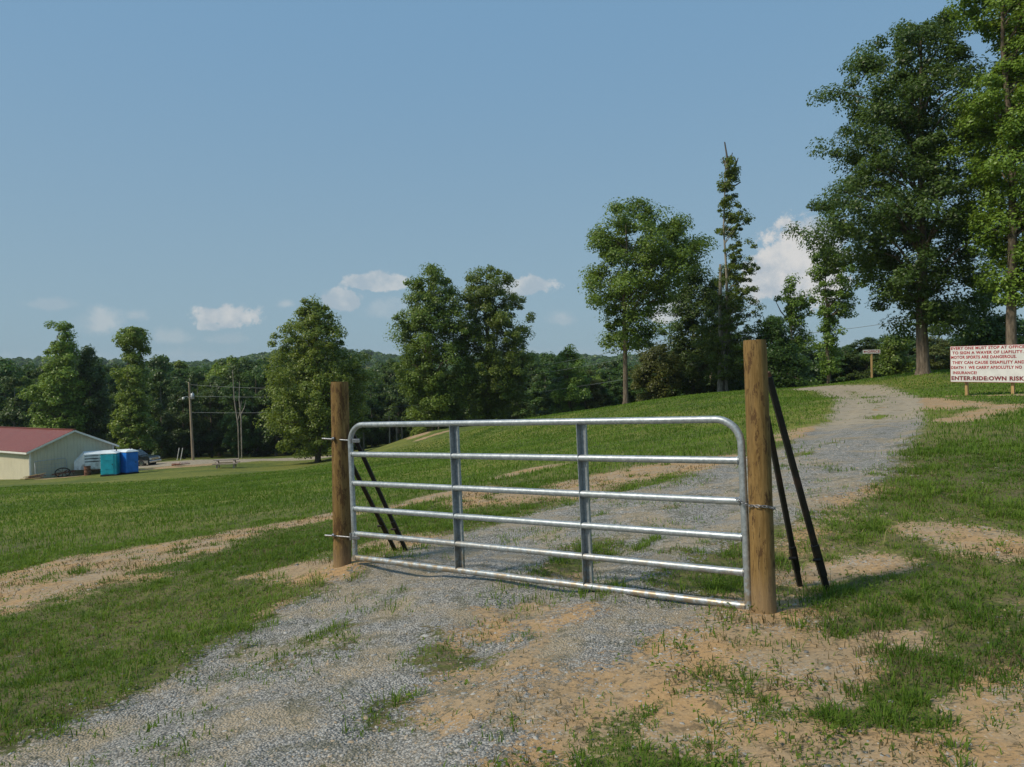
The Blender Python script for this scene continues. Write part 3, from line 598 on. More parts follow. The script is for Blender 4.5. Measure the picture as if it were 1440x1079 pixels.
T_(1165, 542, 56, [(348, 1160, 1180), (362, 1140, 1196), (380, 1136, 1206), (400, 1142, 1204), (416, 1148, 1205), (430, 1150, 1200), (445, 1148, 1202), (452, 1155, 1184), (460, 1150, 1182), (475, 1148, 1184), (484, 1156, 1176), (492, 1150, 1184), (510, 1148, 1182), (522, 1155, 1176)], 'thin straight tree in separate leaf tiers at the bend of the road', 'leaf_mid', r0=.14, seed=15, ncl=90, per=90, leaf=.22, rcl=.6, nl=30, low=.15)
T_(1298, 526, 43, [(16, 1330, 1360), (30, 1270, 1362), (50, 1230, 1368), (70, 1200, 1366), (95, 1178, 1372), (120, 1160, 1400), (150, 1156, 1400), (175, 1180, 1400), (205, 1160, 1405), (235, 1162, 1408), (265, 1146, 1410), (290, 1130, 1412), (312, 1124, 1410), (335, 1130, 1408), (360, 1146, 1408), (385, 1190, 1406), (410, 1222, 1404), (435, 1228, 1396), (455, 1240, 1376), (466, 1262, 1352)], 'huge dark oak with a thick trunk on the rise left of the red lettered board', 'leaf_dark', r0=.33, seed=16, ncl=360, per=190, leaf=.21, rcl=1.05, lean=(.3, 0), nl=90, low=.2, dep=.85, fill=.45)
T_(1423, 532, 38, [(-120, 1390, 1470), (-60, 1370, 1500), (-20, 1345, 1510), (15, 1345, 1520), (35, 1396, 1520), (60, 1396, 1520), (90, 1392, 1520), (120, 1352, 1520), (150, 1348, 1520), (200, 1352, 1520), (250, 1362, 1520), (300, 1362, 1510), (340, 1370, 1500), (380, 1392, 1490), (410, 1400, 1470), (424, 1408, 1460)], 'brighter green tree at the far right, its trunk rising behind the red lettered board', 'leaf_bright', 'bark', r0=.25, seed=17, ncl=330, per=170, leaf=.2, rcl=.9, nl=80, low=.3, fill=.5, top=.97)
T_(1388, 530, 50, [(398, 1378, 1398), (415, 1362, 1412), (440, 1352, 1424), (470, 1346, 1436), (492, 1350, 1444), (515, 1356, 1440)], 'dark small tree right behind the top of the red lettered board', 'leaf_dark', r0=.14, seed=18, ncl=100, per=110, leaf=.22, rcl=.75)
T_(1256, 532, 64, [(476, 1248, 1264), (486, 1242, 1272), (505, 1236, 1276), (524, 1234, 1278)], 'small round headed tree between the little arrow board and the big oak trunk', 'leaf_mid', r0=.1, seed=19, ncl=60, per=110, leaf=.24, rcl=.7)
T_(588, 612, 72, [(594, 586, 591), (602, 579, 598), (610, 576, 600), (614, 578, 600)], 'little light green bush at the foot of the paired trees near the dirt bank', 'leaf_bright', r0=.04, seed=20, ncl=26, per=120, leaf=.2, rcl=.45, name='bush', cat='bush')
# off to the left behind the camera's side, trees that the photo's shade belongs to are not modelled; leaning bare trunk by the bright tree
mb = MB(); p0, p1 = P(446, 650, 79), P(462, 598, 79); p0.z = float(zg(p0.x, p0.y)[0])-.2
mb.tube([p0, p0.lerp(p1, .5)+Vector((-.08, 0, .05)), p1], [.2, .15, .09], 8)
tag(mb.build('leaning_trunk', M['deadwood']), 'bare leaning dead trunk at the foot of the bright green tree', 'dead trunk')
for i, (xa, ya, xb, yb, D) in enumerate(((548, 610, 547, 585, 82), (558, 611, 557, 588, 83), (565, 610, 565, 586, 84), (599, 606, 600, 578, 79), (617, 604, 617, 580, 81), (511, 612, 511, 588, 84))):
    p0, p1 = P(xa, ya, D), P(xb, yb, D); p0.z = float(zg(p0.x, p0.y)[0])-.2; p1.z = max(p1.z, p0.z+2.5)
    mb = MB(); mb.tube([p0, p0.lerp(p1, .5), p1], [.10, .085, .06], 7)
    tag(mb.build('sapling_trunk', M['bark_grey']), 'pale straight sapling trunk in the dark gap above the dirt bank', 'tree trunk', 'pale trunks at the wood edge')
for (xa, ya, xb, yb, lab) in ((335, 600, 327, 520, 'pale dead tree trunk, the longer one, against the wood above the picnic table'), (339, 588, 337, 536, 'pale forked dead trunk, the shorter one, against the wood above the picnic table')):
    D = 97; p1 = P(xb, yb, D); p0 = P(xa, ya, D); g0 = p0.copy(); g0.z = float(zg(g0.x, g0.y)[0])-.2
    mb = MB(); mb.tube([g0, p0, p0.lerp(p1, .5)+Vector((-.15, 0, 0)), p1], [.07, .085, .07, .03], 7)
    mb.tube([p0.lerp(p1, .1), p0.lerp(p1, .25)+Vector((.45, 0, .1)), p0.lerp(p1, .4)+Vector((.7, 0, .4))], [.07, .05, .02], 6)
    tag(mb.build('dead_trunk', M['bark_grey']), lab, 'dead trunk')

# the wood round the field: every tree its own object, six kinds of crown, copied
PROTO = []
kinds = [('leaf_wood', 13, [(1, .5, .5), (2, 2.8, 2.6), (4, 3.4, 3.2), (7, 3.5, 3.4), (9, 3.0, 3.1), (11, 2.1, 2.0), (13, .3, .3)]),
         ('leaf_dark', 13, [(.8, 1.5, 1.0), (2, 3.2, 2.6), (5, 3.6, 3.8), (8, 3.2, 3.6), (10, 2.6, 2.6), (12, 1.6, 1.9), (13, .4, .4)]),
         ('leaf_bright', 13, [(1.5, 1, 1), (3, 2.4, 2.2), (5, 2.9, 2.6), (8, 2.9, 2.5), (10, 2.2, 2.2), (12, 1.3, 1.5), (13, .3, .2)]),
         ('leaf_dark', 13, [(.5, 1.5, 1.5), (2, 2.8, 3.2), (4, 3.6, 3.3), (6, 2.8, 3.4), (9, 3.5, 2.6), (11.5, 2.4, 1.6), (13, .6, .4)]),
         ('leaf_wood', 13, [(.5, 1.8, 1.8), (2.5, 3.2, 3.6), (5, 4.0, 3.4), (8, 3.6, 3.9), (10.5, 3.0, 2.8), (12.3, 1.8, 1.8), (13, .8, .9)]),
         ('leaf_olive', 13, [(.5, 1.5, 1.5), (3, 2.6, 2.8), (6, 3.0, 3.0), (9, 2.8, 2.6), (11.5, 1.7, 1.7), (13, .5, .4)])]
for i, (lm, H, env) in enumerate(kinds):
    cm, C3 = crown_mesh('crown', env, 1.0, 50+i, 95, 1.05, 105, .42, M[lm]); PROTO.append((cm, trunk_mesh('trunk', H, .2, C3, 50+i, M['bark_grey' if i % 2 else 'bark'], nl=16), H))
TOPS = [(-200, 505), (0, 507), (40, 512), (100, 512), (150, 512), (230, 508), (300, 512), (350, 500), (400, 498), (500, 520), (560, 512), (640, 520), (740, 500), (800, 510), (860, 512), (920, 515), (1000, 500), (1060, 500), (1130, 505), (1200, 512), (1260, 502), (1330, 500), (1400, 495), (1700, 490)]
rs = random.Random(99); seq = 0
def wood_tree(px, D, topy, grp, lab, wt):
    global seq
    x = (px-720)/F*D; z = float(zg(x, D)[0]); v = (539.5-topy)-(px-720)*sr; H = max(6.0, CAMZ+v/F*D-z)
    k = rs.choices(range(6), wt)[0]; cm, tm, H0 = PROTO[k]; s_ = H/H0
    o = bpy.data.objects.new('forest_tree', None); COL.objects.link(o); tag(o, lab, 'tree', grp)
    o.location = (x, D, z-.1); o.rotation_euler = (0, 0, rs.uniform(0, 6.28)); sw = max(s_, .8)*rs.uniform(.85, 1.15); o.scale = (sw, sw, s_)
    link('crown', cm, o); link('trunk', tm, o); seq += 1
def topat(px):
    return float(np.interp(px, [a for a, b in TOPS], [b for a, b in TOPS]))
WG, WL = 'trees of the wood beyond the field and road', 'green broadleaf tree in the unbroken wood beyond the field and road'
for (D, step, lift) in ((104, 30, 22), (113, 27, 10), (124, 25, 0), (138, 26, -2)):
    px = -110+rs.uniform(0, 20)
    while px < 960:
        if not (px < 235 and D < 110 and px > 20): wood_tree(px, D+rs.uniform(-3, 3), topat(px)+lift+rs.uniform(-7, 9), WG, WL, (3, 3, 1.2, 3, 3, .6))
        px += step*rs.uniform(.75, 1.3)
for (D, step, lift) in ((76, 34, 22), (88, 32, 8), (104, 30, 2), (122, 32, 0)):
    px = 760+rs.uniform(0, 20)
    while px < 1520:
        if D > 80 or px > 960: wood_tree(px, D+rs.uniform(-3, 3), topat(px)+lift+rs.uniform(-8, 8), WG, WL, (3, 3, 1.0, 3, 3, .8))
        px += step*rs.uniform(.75, 1.3)
print('forest trees', seq)
# far wooded hills: one uncountable mass
n = 6500; x, y, r, rs2 = scatter(n, 165, 1000, 1.5, 46, 77); z = zg(x, y); per = 90
rc = 3.2+1.8*rs2.rand(n); ci = np.repeat(np.arange(n), per); N = n*per
v = rs2.randn(N, 3); v /= np.linalg.norm(v, axis=1)[:, None]; v[:, 2] = np.abs(v[:, 2])*1.0-.25
hh = 6.5+3.5*rs2.rand(n)
Cn = np.stack([x, y, z+hh], 1)[ci]+v*(rc[ci]*(.75+.3*rs2.rand(N)))[:, None]
lsz = (.55+.0016*r)[ci]*(.7+.6*rs2.rand(N)); V, Q = leafcards(Cn, v+rs2.randn(N, 3)*.35+[0, 0, .2], lsz*1.5, lsz*1.1, rs2)
tag(link('distant_forest', np_mesh('distant_forest', V, Q, None, [M['leaf_wood']], None, {'rnd': np.repeat(np.clip(.45*rs2.rand(N)+.55*rs2.rand(n)[ci], 0, 1), 4)})), 'wooded hills far behind the valley, one unbroken canopy', 'forest', kind='stuff')

# ------------------------------------------------------------------ gate, its posts, chain and leaning bars
BL, BR = P(499.5, 784, 7.3), P(1053, 853, 5.16); TL, TR = P(495, 597, 7.3), P(1044, 590.5, 5.16)
U = (BR-BL).normalized(); GLEN = (BR-BL).length; up0 = ((TL-BL)+(TR-BR)); GH = up0.length/2
Wv = up0.normalized(); Nn_ = U.cross(Wv).normalized(); Wv = Nn_.cross(U).normalized()    # Nn_ points away from / towards the camera
if Nn_.y > 0: Nn_ = -Nn_
gate = empty('farm_gate', BL, 'galvanised six rail tube farm gate closed across the gravel track', 'gate')
R3 = Matrix((U, Nn_, Wv)).transposed()          # local: x along gate, y towards camera, z up
if R3.determinant() < 0: R3 = Matrix((U, -Nn_, Wv)).transposed(); YS = -1
else: YS = 1
gate.matrix_world = Matrix.Translation(BL) @ R3.to_4x4()
r = .0255; rc = .17; L = GLEN; H = GH
def arc(cx, cz, a0, a1, n=9): return [(cx+rc*math.cos(a0+(a1-a0)*i/n), 0, cz+rc*math.sin(a0+(a1-a0)*i/n)) for i in range(n+1)]
mb = MB(); mb.tube([(0, 0, -.02)]+arc(rc, H-rc, PI, PI/2)+arc(L-rc, H-rc, PI/2, 0)+[(L, 0, -.02)], r, 14); mb.build('frame', M['galv'], gate)
for i, k in enumerate((0, .180, .368, .560, .778)):
    mb = MB(); mb.tube([(r*.7, 0, k*H), (L-r*.7, 0, k*H)], r if i else r*1.05, 14)
    for xx in (r*.9, L-r*.9): mb.tube([(xx, -.001, k*H), (xx+(.008 if xx < 1 else -.008), -.001, k*H)], r*1.18, 12)
    mb.build('rail', M['galv'], gate)
for tt in (1/3, 2/3):
    x0 = L*tt; mb = MB(); yb = -YS*.034
    mb.box((x0+.024, yb, H/2), (.054, .004, H-.03)); mb.box((x0-.006, -YS*.004, H/2), (.004, .062, H-.03)); mb.box((x0+.051, yb+YS*.014, H/2), (.004, .026, H-.03))
    mb.box((x0+.027, yb+YS*.0045, H/2), (.018, .006, H-.05))
    mb.build('brace', M['galv'], gate)
# posts
def post(name, top, bot, rt, rb, mat_, label, px_sink=.4):
    o = None; ax = (top-bot).normalized(); b = bot-ax*px_sink; n = 40; mb = MB(); vs = []; rsx = random.Random(name+label)
    L_ = (top-b).length; u = ax.cross(Vector((0, 1, 0))).normalized(); v = ax.cross(u); rows = 46; ph = [rsx.uniform(0, 6) for _ in range(4)]
    for i in range(rows+1):
        k = i/rows; rr = rb+(rt-rb)*k
        if i == rows: k = 1.0
        for j in range(n):
            t_ = 2*PI*j/n
            w_ = rr*(1+.018*math.sin(2*t_+ph[0]+k*3)+.012*math.sin(3*t_+ph[1]-k*7)+.006*math.sin(7*t_+k*25+ph[2]))
            if i == rows: w_ *= .965
            vs.append(b+ax*(L_*k+(.006 if i == rows else 0))+(u*math.cos(t_)+v*math.sin(t_))*w_)
    fs = [(i*n+j, i*n+(j+1) % n, (i+1)*n+(j+1) % n, (i+1)*n+j) for i in range(rows) for j in range(n)]+[tuple(range(rows*n, rows*n+n))]
    org = bot.copy(); mb.add([q-org for q in vs], fs[:-1], True); mb.add([vs[q]-org for q in fs[-1]], [tuple(range(n))])
    o = mb.build(name, mat_); o.location = org; return tag(o, label, 'post')
lpost = post('gate_post', P(477.5, 538, 7.4), P(482, 803, 7.42), .083, .088, M['post_a'], 'far left round wooden gate post carrying the hinges, brown and stained')
rpost = post('gate_post', P(1061.5, 480, 5.14), P(1075, 861, 5.1), .076, .081, M['post_b'], 'near right round wooden gate post, yellow brown, with the chain round it')
# hinges: threaded rods through the left post, parts of the gate
gi = gate.matrix_world.inverted()
for (y, xl) in ((617, 453), (753, 457)):
    mb = MB(); a = P(xl, y, 7.36); c = P(496, y+3, 7.31); mb.tube([a, a.lerp(c, .5)+Vector((0, 0, .001)), c], .009, 8)
    e = P(470, y+1, 7.3); mb.tube([P(467, y, 7.32), P(470, y, 7.32)], .018, 6)
    ez = P(493, y+2, 7.29); mb.tube([ez-Vector((0, 0, .03)), ez+Vector((0, 0, .035))], .011, 8)
    mb.tube([c+Vector((-.02, 0, 0)), c+Vector((.03, -.005, 0))], .016, 8)
    mb.box(P(500.5, y+3, 7.27), (.075, .03, .035), None, .004)
    mb.build('hinge', M['zinc'], gate, gi)
# chain looped round the right post and the gate end
pts = []; axp = (P(1061.5, 480, 5.14)-P(1075, 861, 5.1)); k0 = (861-712)/(861-480)
cc = P(1075, 861, 5.1)+axp*k0; R0 = .087
st_ = P(1034, 700, 5.19)+Vector((0, -.035, .0))
ring = [cc+Vector((math.sin(a)*R0, -math.cos(a)*R0, -.012*math.sin(a)+.008*math.cos(2*a))) for a in np.radians(np.arange(-62, 222, 2.5))]
path3 = [st_.lerp(P(1042, 706, 5.1)+Vector((0, -.02, 0)), q) for q in np.linspace(0, 1, 12)]+ring
path3 += [P(1048, 700, 5.3).lerp(P(1036, 698, 5.24), q) for q in np.linspace(0, 1, 8)]
d_ = [0]
for a, b in zip(path3, path3[1:]): d_.append(d_[-1]+(b-a).length)
chain = empty('gate_chain', cc, 'thin steel chain looped round the right gate post and the gate end', 'chain')
nlk = int(d_[-1]/.0235)
lk = None
for i in range(nlk):
    s0 = i*.0235; j = max(1, next((q for q in range(len(d_)) if d_[q] > s0), len(d_)-1)); k = (s0-d_[j-1])/max(1e-6, d_[j]-d_[j-1]); p = path3[j-1].lerp(path3[j], k)
    tdir = (path3[min(j+1, len(path3)-1)]-path3[j-1]).normalized(); sd = tdir.cross(Vector((0, 0, 1))).normalized(); u2 = sd.cross(tdir)
    if lk is None:
        mb = MB(); lp = [(.0145*math.cos(a)+(.0035 if math.cos(a) > 0 else -.0035), .0085*math.sin(a), 0) for a in np.linspace(0, 2*PI, 13)]
        mb.tube(lp, .0026, 6, False); lk = mb.build('link', M['zinc'], chain); o = lk
    else:
        o = lk.copy(); COL.objects.link(o); o.parent = chain
    Rm = Matrix((tdir, sd, u2)).transposed(); rl = Matrix.Rotation((PI/4 if i % 2 else -PI/4), 3, 'X')
    o.matrix_local = Matrix.Translation(p-cc) @ (Rm @ rl).to_4x4()
# black square bars leaning behind the posts, each with a sleeve low down
def bar(xa, ya, Da, xb, yb, wd, label, sl):
    top = P(xa, ya, Da); gx_, gy_ = ground_at(xb, yb); bot = G(gx_, gy_)
    o = empty('steel_bar', bot, label, 'steel bar', 'black bars leaning behind the gate posts'); d = (top-bot); mb = MB(); mb.beam(-d.normalized()*.06, d, wd, wd, (0, -1, 0), .004); mb.build('shaft', M['blackpaint'], o)
    mb = MB(); mb.beam(d*(sl-.10), d*(sl+.05), wd*1.22, wd*1.22, (0, -1, 0), .004); mb.tube([d*(sl-.02)+Vector((-.05, -.03, 0)), d*(sl-.02)+Vector((.0, -.03, 0))], .012, 8); mb.build('sleeve', M['blackpaint'], o)
    mb = MB(); mb.beam(d*.985, d*1.02, wd*.8, wd*.8, (0, -1, 0)); mb.build('end_plug', M['rust'], o)
bar(1081, 530, 5.30, 1163, 829, .040, 'longer black steel bar leaning against the back of the right gate post', .17)
bar(1078, 585, 5.31, 1125, 823, .036, 'shorter black steel bar leaning behind the right gate post, next to the longer one', .2)
bar(497, 612, 7.52, 571, 776, .038, 'black bar behind the left gate post, foot farther from the post', .22)
bar(488, 640, 7.54, 556, 774, .038, 'black bar behind the left gate post, foot nearer to the post', .30)

# ------------------------------------------------------------------ writing
def text_mesh(s_, w_, h_, mat_, parent, origin, xd, yd, name='lettering', bold=.02, th=.003):
    cu = bpy.data.curves.new('t', 'FONT'); cu.body = s_; cu.offset = bold; cu.extrude = .02; cu.space_character = 1.12
    ob = bpy.data.objects.new('t', cu); COL.objects.link(ob); bpy.context.view_layer.update()
    me = bpy.data.meshes.new_from_object(ob.evaluated_get(bpy.context.evaluated_depsgraph_get())); bpy.data.objects.remove(ob)
    co = np.empty(len(me.vertices)*3); me.vertices.foreach_get('co', co); co = co.reshape(-1, 3); mn, mx = co.min(0), co.max(0)
    co = (co-mn)/(np.maximum(mx-mn, 1e-6)); xd, yd, origin = Vector(xd), Vector(yd), Vector(origin); nd = xd.cross(yd).normalized()
    out = np.array(origin)[None]+co[:, :1]*w_*np.array(xd)+co[:, 1:2]*h_*np.array(yd)+co[:, 2:]*th*np.array(nd)
    me.vertices.foreach_set('co', out.ravel()); me.materials.clear(); me.materials.append(mat_); me.name = name; me.update()
    return link(name, me, parent)
# big notice board
A = P(1337, 537, 27.3); B = P(1442.5, 538, 25.2); A2 = P(1336.5, 488, 27.3); B2 = P(1442, 484.5, 25.2)
xd = (B-A).normalized(); wd_ = (B-A).length; hd_ = ((A2-A).length+(B2-B).length)/2; yd = ((A2-A)+(B2-B)).normalized(); nd = xd.cross(yd).normalized()
gb = G(*ground_at(1357, 558)); sg = empty('notice_board', gb, 'white painted board covered in red hand lettering, on two wooden posts', 'sign')
O = A-gb; mb = MB(); c = O+xd*wd_/2+yd*hd_/2-nd*.008; mb.box(c, (wd_, hd_, .014), Matrix((xd, yd, nd)).transposed(), .002); pan = mb.build('board', M['signwhite'], sg)
mb = MB()
for a_, b_, s1, s2 in ((O, O+xd*wd_, .0, .0), (O+yd*hd_, O+xd*wd_+yd*hd_, 0, 0), (O+yd*.012, O+yd*(hd_-.012), 0, 0), (O+xd*wd_+yd*.012, O+xd*wd_+yd*(hd_-.012), 0, 0)): mb.beam(a_-nd*.009, b_-nd*.009, .02, .012, yd if a_ is O and False else nd)
mb.build('edge_strip', M['red'], sg)
SX = 935.0; SY = 425.0
def line(s_, x0, x1, yt, yb, m_, bold=.035): text_mesh(s_, (x1-x0)/SX*wd_, (yb-yt)/SY*hd_, m_, pan, O+xd*((x0-337)/SX*wd_)+yd*(hd_*(1-(yb-262)/SY))+nd*.0005, xd, yd, 'lettering', bold)
line('EVERY ONE MUST STOP AT OFFICE', 345, 1262, 267, 302, M['red']); line('TO SIGN A WAVER OF LIABILITY.', 362, 1250, 321, 357, M['red']); line('MOTOR SPORTS ARE DANGEROUS.', 345, 1168, 374, 411, M['red'])
line('THEY CAN CAUSE DISABILITY AND', 362, 1262, 438, 474, M['red']); line('DEATH !  WE CARRY ABSOLUTLY NO', 345, 1230, 497, 533, M['red']); line('INSURANCE!', 368, 680, 560, 596, M['red']); line('ENTER:RIDE:OWN RISK', 347, 1258, 618, 668, M['darkred'], .045)
for (px, D) in ((1357, 26.95), (1422, 25.65)):
    t0 = P(px, 500, D)-nd*.07; gg = G(t0.x, t0.y); mb = MB(); mb.beam(gg-gb-Vector((0, 0, .3)), t0-gb, .09, .09, nd, .004); mb.build('post', M['lumber'], sg)
# little arrow board
g2 = G(P(1226, 533, 54).x, 54); sg2 = empty('office_sign', g2, 'small pale board lettered in red on one tall thin wooden post', 'sign')
mb = MB(); t0 = P(1225.5, 496, 54.06); mb.beam((0, 0, -.3), t0-g2, .1, .1, (0, 1, 0), .004); mb.build('post', M['lumber'], sg2)
a = P(1213.5, 497.5, 54)-g2; b = P(1238, 497, 54)-g2; x2 = (b-a).normalized(); y2 = Vector((0, 1, 0)).cross(x2); y2 = -y2 if y2.z < 0 else y2; n2 = x2.cross(y2).normalized(); wl = (b-a).length
mb = MB(); mb.box((a+b)/2+y2*.13, (wl, .27, .02), Matrix((x2, y2, n2)).transposed()); bo = mb.build('board', M['signwhite'], sg2)
text_mesh('OFFICE', wl*.7, .17, M['red'], bo, a+x2*wl*.26+y2*.045+n2*.011, x2, y2, 'lettering', .02)
mb = MB(); o_ = a+x2*wl*.03+y2*.13+n2*.013; mb.add([o_, o_+x2*.1+y2*.08, o_+x2*.1+y2*.025, o_+x2*.24+y2*.025, o_+x2*.24-y2*.025, o_+x2*.1-y2*.025, o_+x2*.1-y2*.08], [(0, 6, 5, 4, 3, 2, 1)]); mb.build('arrow', M['red'], bo)

# ------------------------------------------------------------------ barn
bz = float(zg(-44.7, 71)[0]); 
barn = empty('metal_barn', (-44.7, 71, bz), 'cream metal sided barn with a red metal gable roof', 'barn', None, math.radians(55))
gw, gl, eh, ah = 7.7, 20.0, 2.62, 4.25
mb = MB(); mb.add([(0, 0, -.6), (gw, 0, -.6), (gw, 0, eh), (gw/2, 0, ah), (0, 0, eh), (0, .12, -.6), (gw, .12, -.6), (gw, .12, eh), (gw/2, .12, ah), (0, .12, eh)], [(0, 1, 2, 3, 4), (9, 8, 7, 6, 5), (0, 5, 6, 1), (1, 6, 7, 2), (2, 7, 8, 3), (3, 8, 9, 4), (4, 9, 5, 0)]); mb.build('gable_wall', M['siding'], barn)
mb = MB(); mb.box((.06, .12+gl/2, (eh-.62)/2), (.12, gl, eh+.6)); mb.box((gw-.06, .12+gl/2, (eh-.62)/2), (.12, gl, eh+.6)); mb.build('side_wall', M['siding_g'], barn)
mb = MB(); mb.add([(0, gl+.12, -.6), (gw, gl+.12, -.6), (gw, gl+.12, eh), (gw/2, gl+.12, ah), (0, gl+.12, eh), (0, gl+.2, -.6), (gw, gl+.2, -.6), (gw, gl+.2, eh), (gw/2, gl+.2, ah), (0, gl+.2, eh)], [(4, 3, 2, 1, 0), (5, 6, 7, 8, 9), (0, 1, 6, 5), (1, 2, 7, 6), (2, 3, 8, 7), (3, 4, 9, 8), (4, 0, 5, 9)]); mb.build('rear_wall', M['siding'], barn)
sl = math.atan2(ah-eh, gw/2); 
for sgn in (-1, 1):
    a = Vector((gw/2, -.35, ah+.05)); e = Vector((gw/2+sgn*(gw/2+.42), -.35, eh+.05-.42*math.tan(sl)))
    mb = MB(); d = e-a; mb.add([a, e, e+Vector((0, gl+.8, 0)), a+Vector((0, gl+.8, 0))]+[q+Vector((0, 0, .05)) for q in (a, e, e+Vector((0, gl+.8, 0)), a+Vector((0, gl+.8, 0)))], [(0, 1, 2, 3), (4, 5, 6, 7), (0, 1, 5, 4), (1, 2, 6, 5), (2, 3, 7, 6), (3, 0, 4, 7)])
    mb.build('roof', M['roofred'], barn)
    mb = MB(); mb.beam(a+Vector((0, -.012, -.07)), e+Vector((0, -.012, -.07)), .022, .17, (0, 0, 1)); mb.beam(e+Vector((sgn*.012, .01, -.08)), e+Vector((sgn*.012, gl+.8, -.08)), .022, .17); mb.build('fascia', M['trim'], barn)
mb = MB(); mb.beam((gw/2, -.36, ah+.12), (gw/2, gl+.4, ah+.12), .3, .05); mb.build('ridge_cap', M['roofred'], barn)
mb = MB()
for xx in (0, gw): mb.box((xx, -.012, (eh-.6)/2-.02), (.17, .04, eh+.55)); mb.box((xx+(-.02 if xx == 0 else .02), .06, (eh-.6)/2-.02), (.03, .17, eh+.55))
mb.build('corner_trim', M['trim'], barn)
BM = Matrix.Translation((-44.7, 71, bz)) @ Matrix.Rotation(math.radians(55), 4, 'Z')
def bl(x, y): v = BM @ Vector((x, y, 0)); return G(v.x, v.y)
# things along the gable
p = bl(1.6, -.35); o = empty('old_pipe_gate', p, 'dark tubular gate leaning on the gable wall of the barn', 'gate', None, math.radians(55))
mb = MB(); h_ = 1.62
mb.tube([(-1.3, .0, 0), (-1.3, .12, h_), (1.35, .14, h_+.1), (1.5, .14, h_-.1), (1.5, 0, .1)], .035, 8); mb.build('frame', M['steelgrey'], o)
mb = MB()
for z_ in (.3, .6, .9, 1.25): mb.tube([(-1.3, .02+.06*z_, z_), (1.5, .02+.06*z_, z_)], .014, 6)
for q in np.linspace(-1.1, 1.3, 9): mb.tube([(q, .02, .1), (q, .13, h_)], .009, 5)
mb.build('wire_panel', M['steelgrey'], o)
p = bl(-.2, -.9); o = empty('scrap_lumber_pile', p, 'low pile of reddish scrap boards at the barn corner', 'lumber pile', None, math.radians(20)); rs = random.Random(5)
for i in range(8):
    mb = MB(); a = Vector((rs.uniform(-.9, -.4), rs.uniform(-.5, .5), .06+.07*(i % 4))); mb.beam(a, a+Vector((rs.uniform(1.0, 1.7), rs.uniform(-.4, .4), rs.uniform(-.03, .25))), .14, .05); mb.build('board', M['lumber' if i % 2 else 'rust'], o)
p = bl(2.3, -1.2); o = empty('farm_implement', p, 'rusty wheeled farm implement parked in front of the leaning pipe gate', 'farm implement', None, math.radians(35))
mb = MB(); mb.tube([(.62*math.cos(a), 0, .42+.42*math.sin(a)) for a in np.linspace(0, 2*PI, 21)], .055, 7, False); mb.build('wheel', M['rubber'], o)
mb = MB()
for a in np.linspace(0, PI, 5)[:-1]: mb.tube([(.58*math.cos(a), 0, .42+.38*math.sin(a)), (-.58*math.cos(a), 0, .42-.38*math.sin(a))], .02, 5)
mb.build('spokes', M['rust'], o)
mb = MB(); mb.beam((-.9, -.1, .3), (1.0, .2, .45), .1, .1); mb.beam((-.5, -.5, .2), (.4, .7, .5), .08, .08)
for q in (-.7, -.4, -.1, .2, .5, .8): mb.tube([(q, .1, .4), (q+.1, .25, .2), (q+.05, .3, .0)], .025, 5)
mb.build('frame', M['rust'], o)
p = P(123, 669, 73); p = G(p.x, p.y); o = empty('steel_drum', p, 'rusty open steel drum standing beside the white trailer', 'drum')
mb = MB(); pr = [(0, .29), (.03, .3), (.28, .285), (.30, .3), (.32, .285), (.58, .285), (.6, .3), (.62, .285), (.86, .29), (.88, .3)]; mb.tube([(0, 0, z_) for z_, _ in pr], [r_ for _, r_ in pr], 16); mb.build('shell', M['rust'], o)
mb = MB(); mb.tube([(0, 0, .875), (0, 0, .884)], .26, 16); mb.build('opening_shade', M['shadeblack'], o)  # solid black disc, shade of the drum's hollow as colour
# horse trailer
tp = P(101, 668, 74); tp = G(tp.x, tp.y); tr_ = empty('livestock_trailer', tp, 'white livestock trailer with slatted sides and a sloping nose by the barn', 'trailer', None, math.radians(30)); tr_.scale = (.8, .95, .95)
mb = MB(); w2 = .95
for sd in (-1, 1):
    mb.box((3.9, sd*w2, .95), (5.2, .05, .75)); 
    for z_ in (1.52, 1.82): mb.box((3.9, sd*w2, z_), (5.2, .05, .2))
    mb.box((3.9, sd*w2, 2.06), (5.2, .05, .14))
    for q in (1.32, 2.9, 4.6, 6.48): mb.box((q, sd*(w2+.012), 1.35), (.09, .06, 1.55))
mb.box((6.5, 0, 1.35), (.04, 1.9, 1.55)); mb.build('side_panel', M['white'], tr_)
mb = MB(); mb.box((3.9, 0, 1.3), (5.1, 1.82, 1.4)); mb.build('interior_shade', M['shadeblack'], tr_)  # solid block, shade behind the slats put into its colour
mb = MB(); pf = [(-w2-.03, 2.12), (-w2*.75, 2.30), (-w2*.35, 2.38), (0, 2.4), (w2*.35, 2.38), (w2*.75, 2.30), (w2+.03, 2.12)]
mb.prism(pf, (1.3, 0, 0), (6.6, 0, 0), (0, 1, 0), (0, 0, 1)); mb.build('roof', M['pottyroof'], tr_)
mb = MB(); n0 = [(1.3, -w2, .58), (1.3, w2, .58), (1.3, w2, 2.12), (1.3, 0, 2.4), (1.3, -w2, 2.12), (.25, -.45, .58), (.25, .45, .58), (.25, .45, 1.35), (.3, 0, 1.5), (.25, -.45, 1.35)]
mb.add(n0, [(0, 1, 6, 5), (1, 2, 7, 6), (2, 3, 8, 7), (3, 4, 9, 8), (4, 0, 5, 9), (5, 6, 7, 8, 9), (0, 4, 3, 2, 1)]); mb.build('nose', M['white'], tr_)
mb = MB(); mb.beam((-1.0, 0, .5), (.4, .4, .5), .1, .1); mb.beam((-1.0, 0, .51), (.4, -.4, .51), .1, .1); mb.tube([(-.9, 0, .02), (-.9, 0, 1.05)], .05, 8); mb.box((3.9, 0, .52), (5.2, 1.8, .1)); mb.build('hitch', M['rust'], tr_)
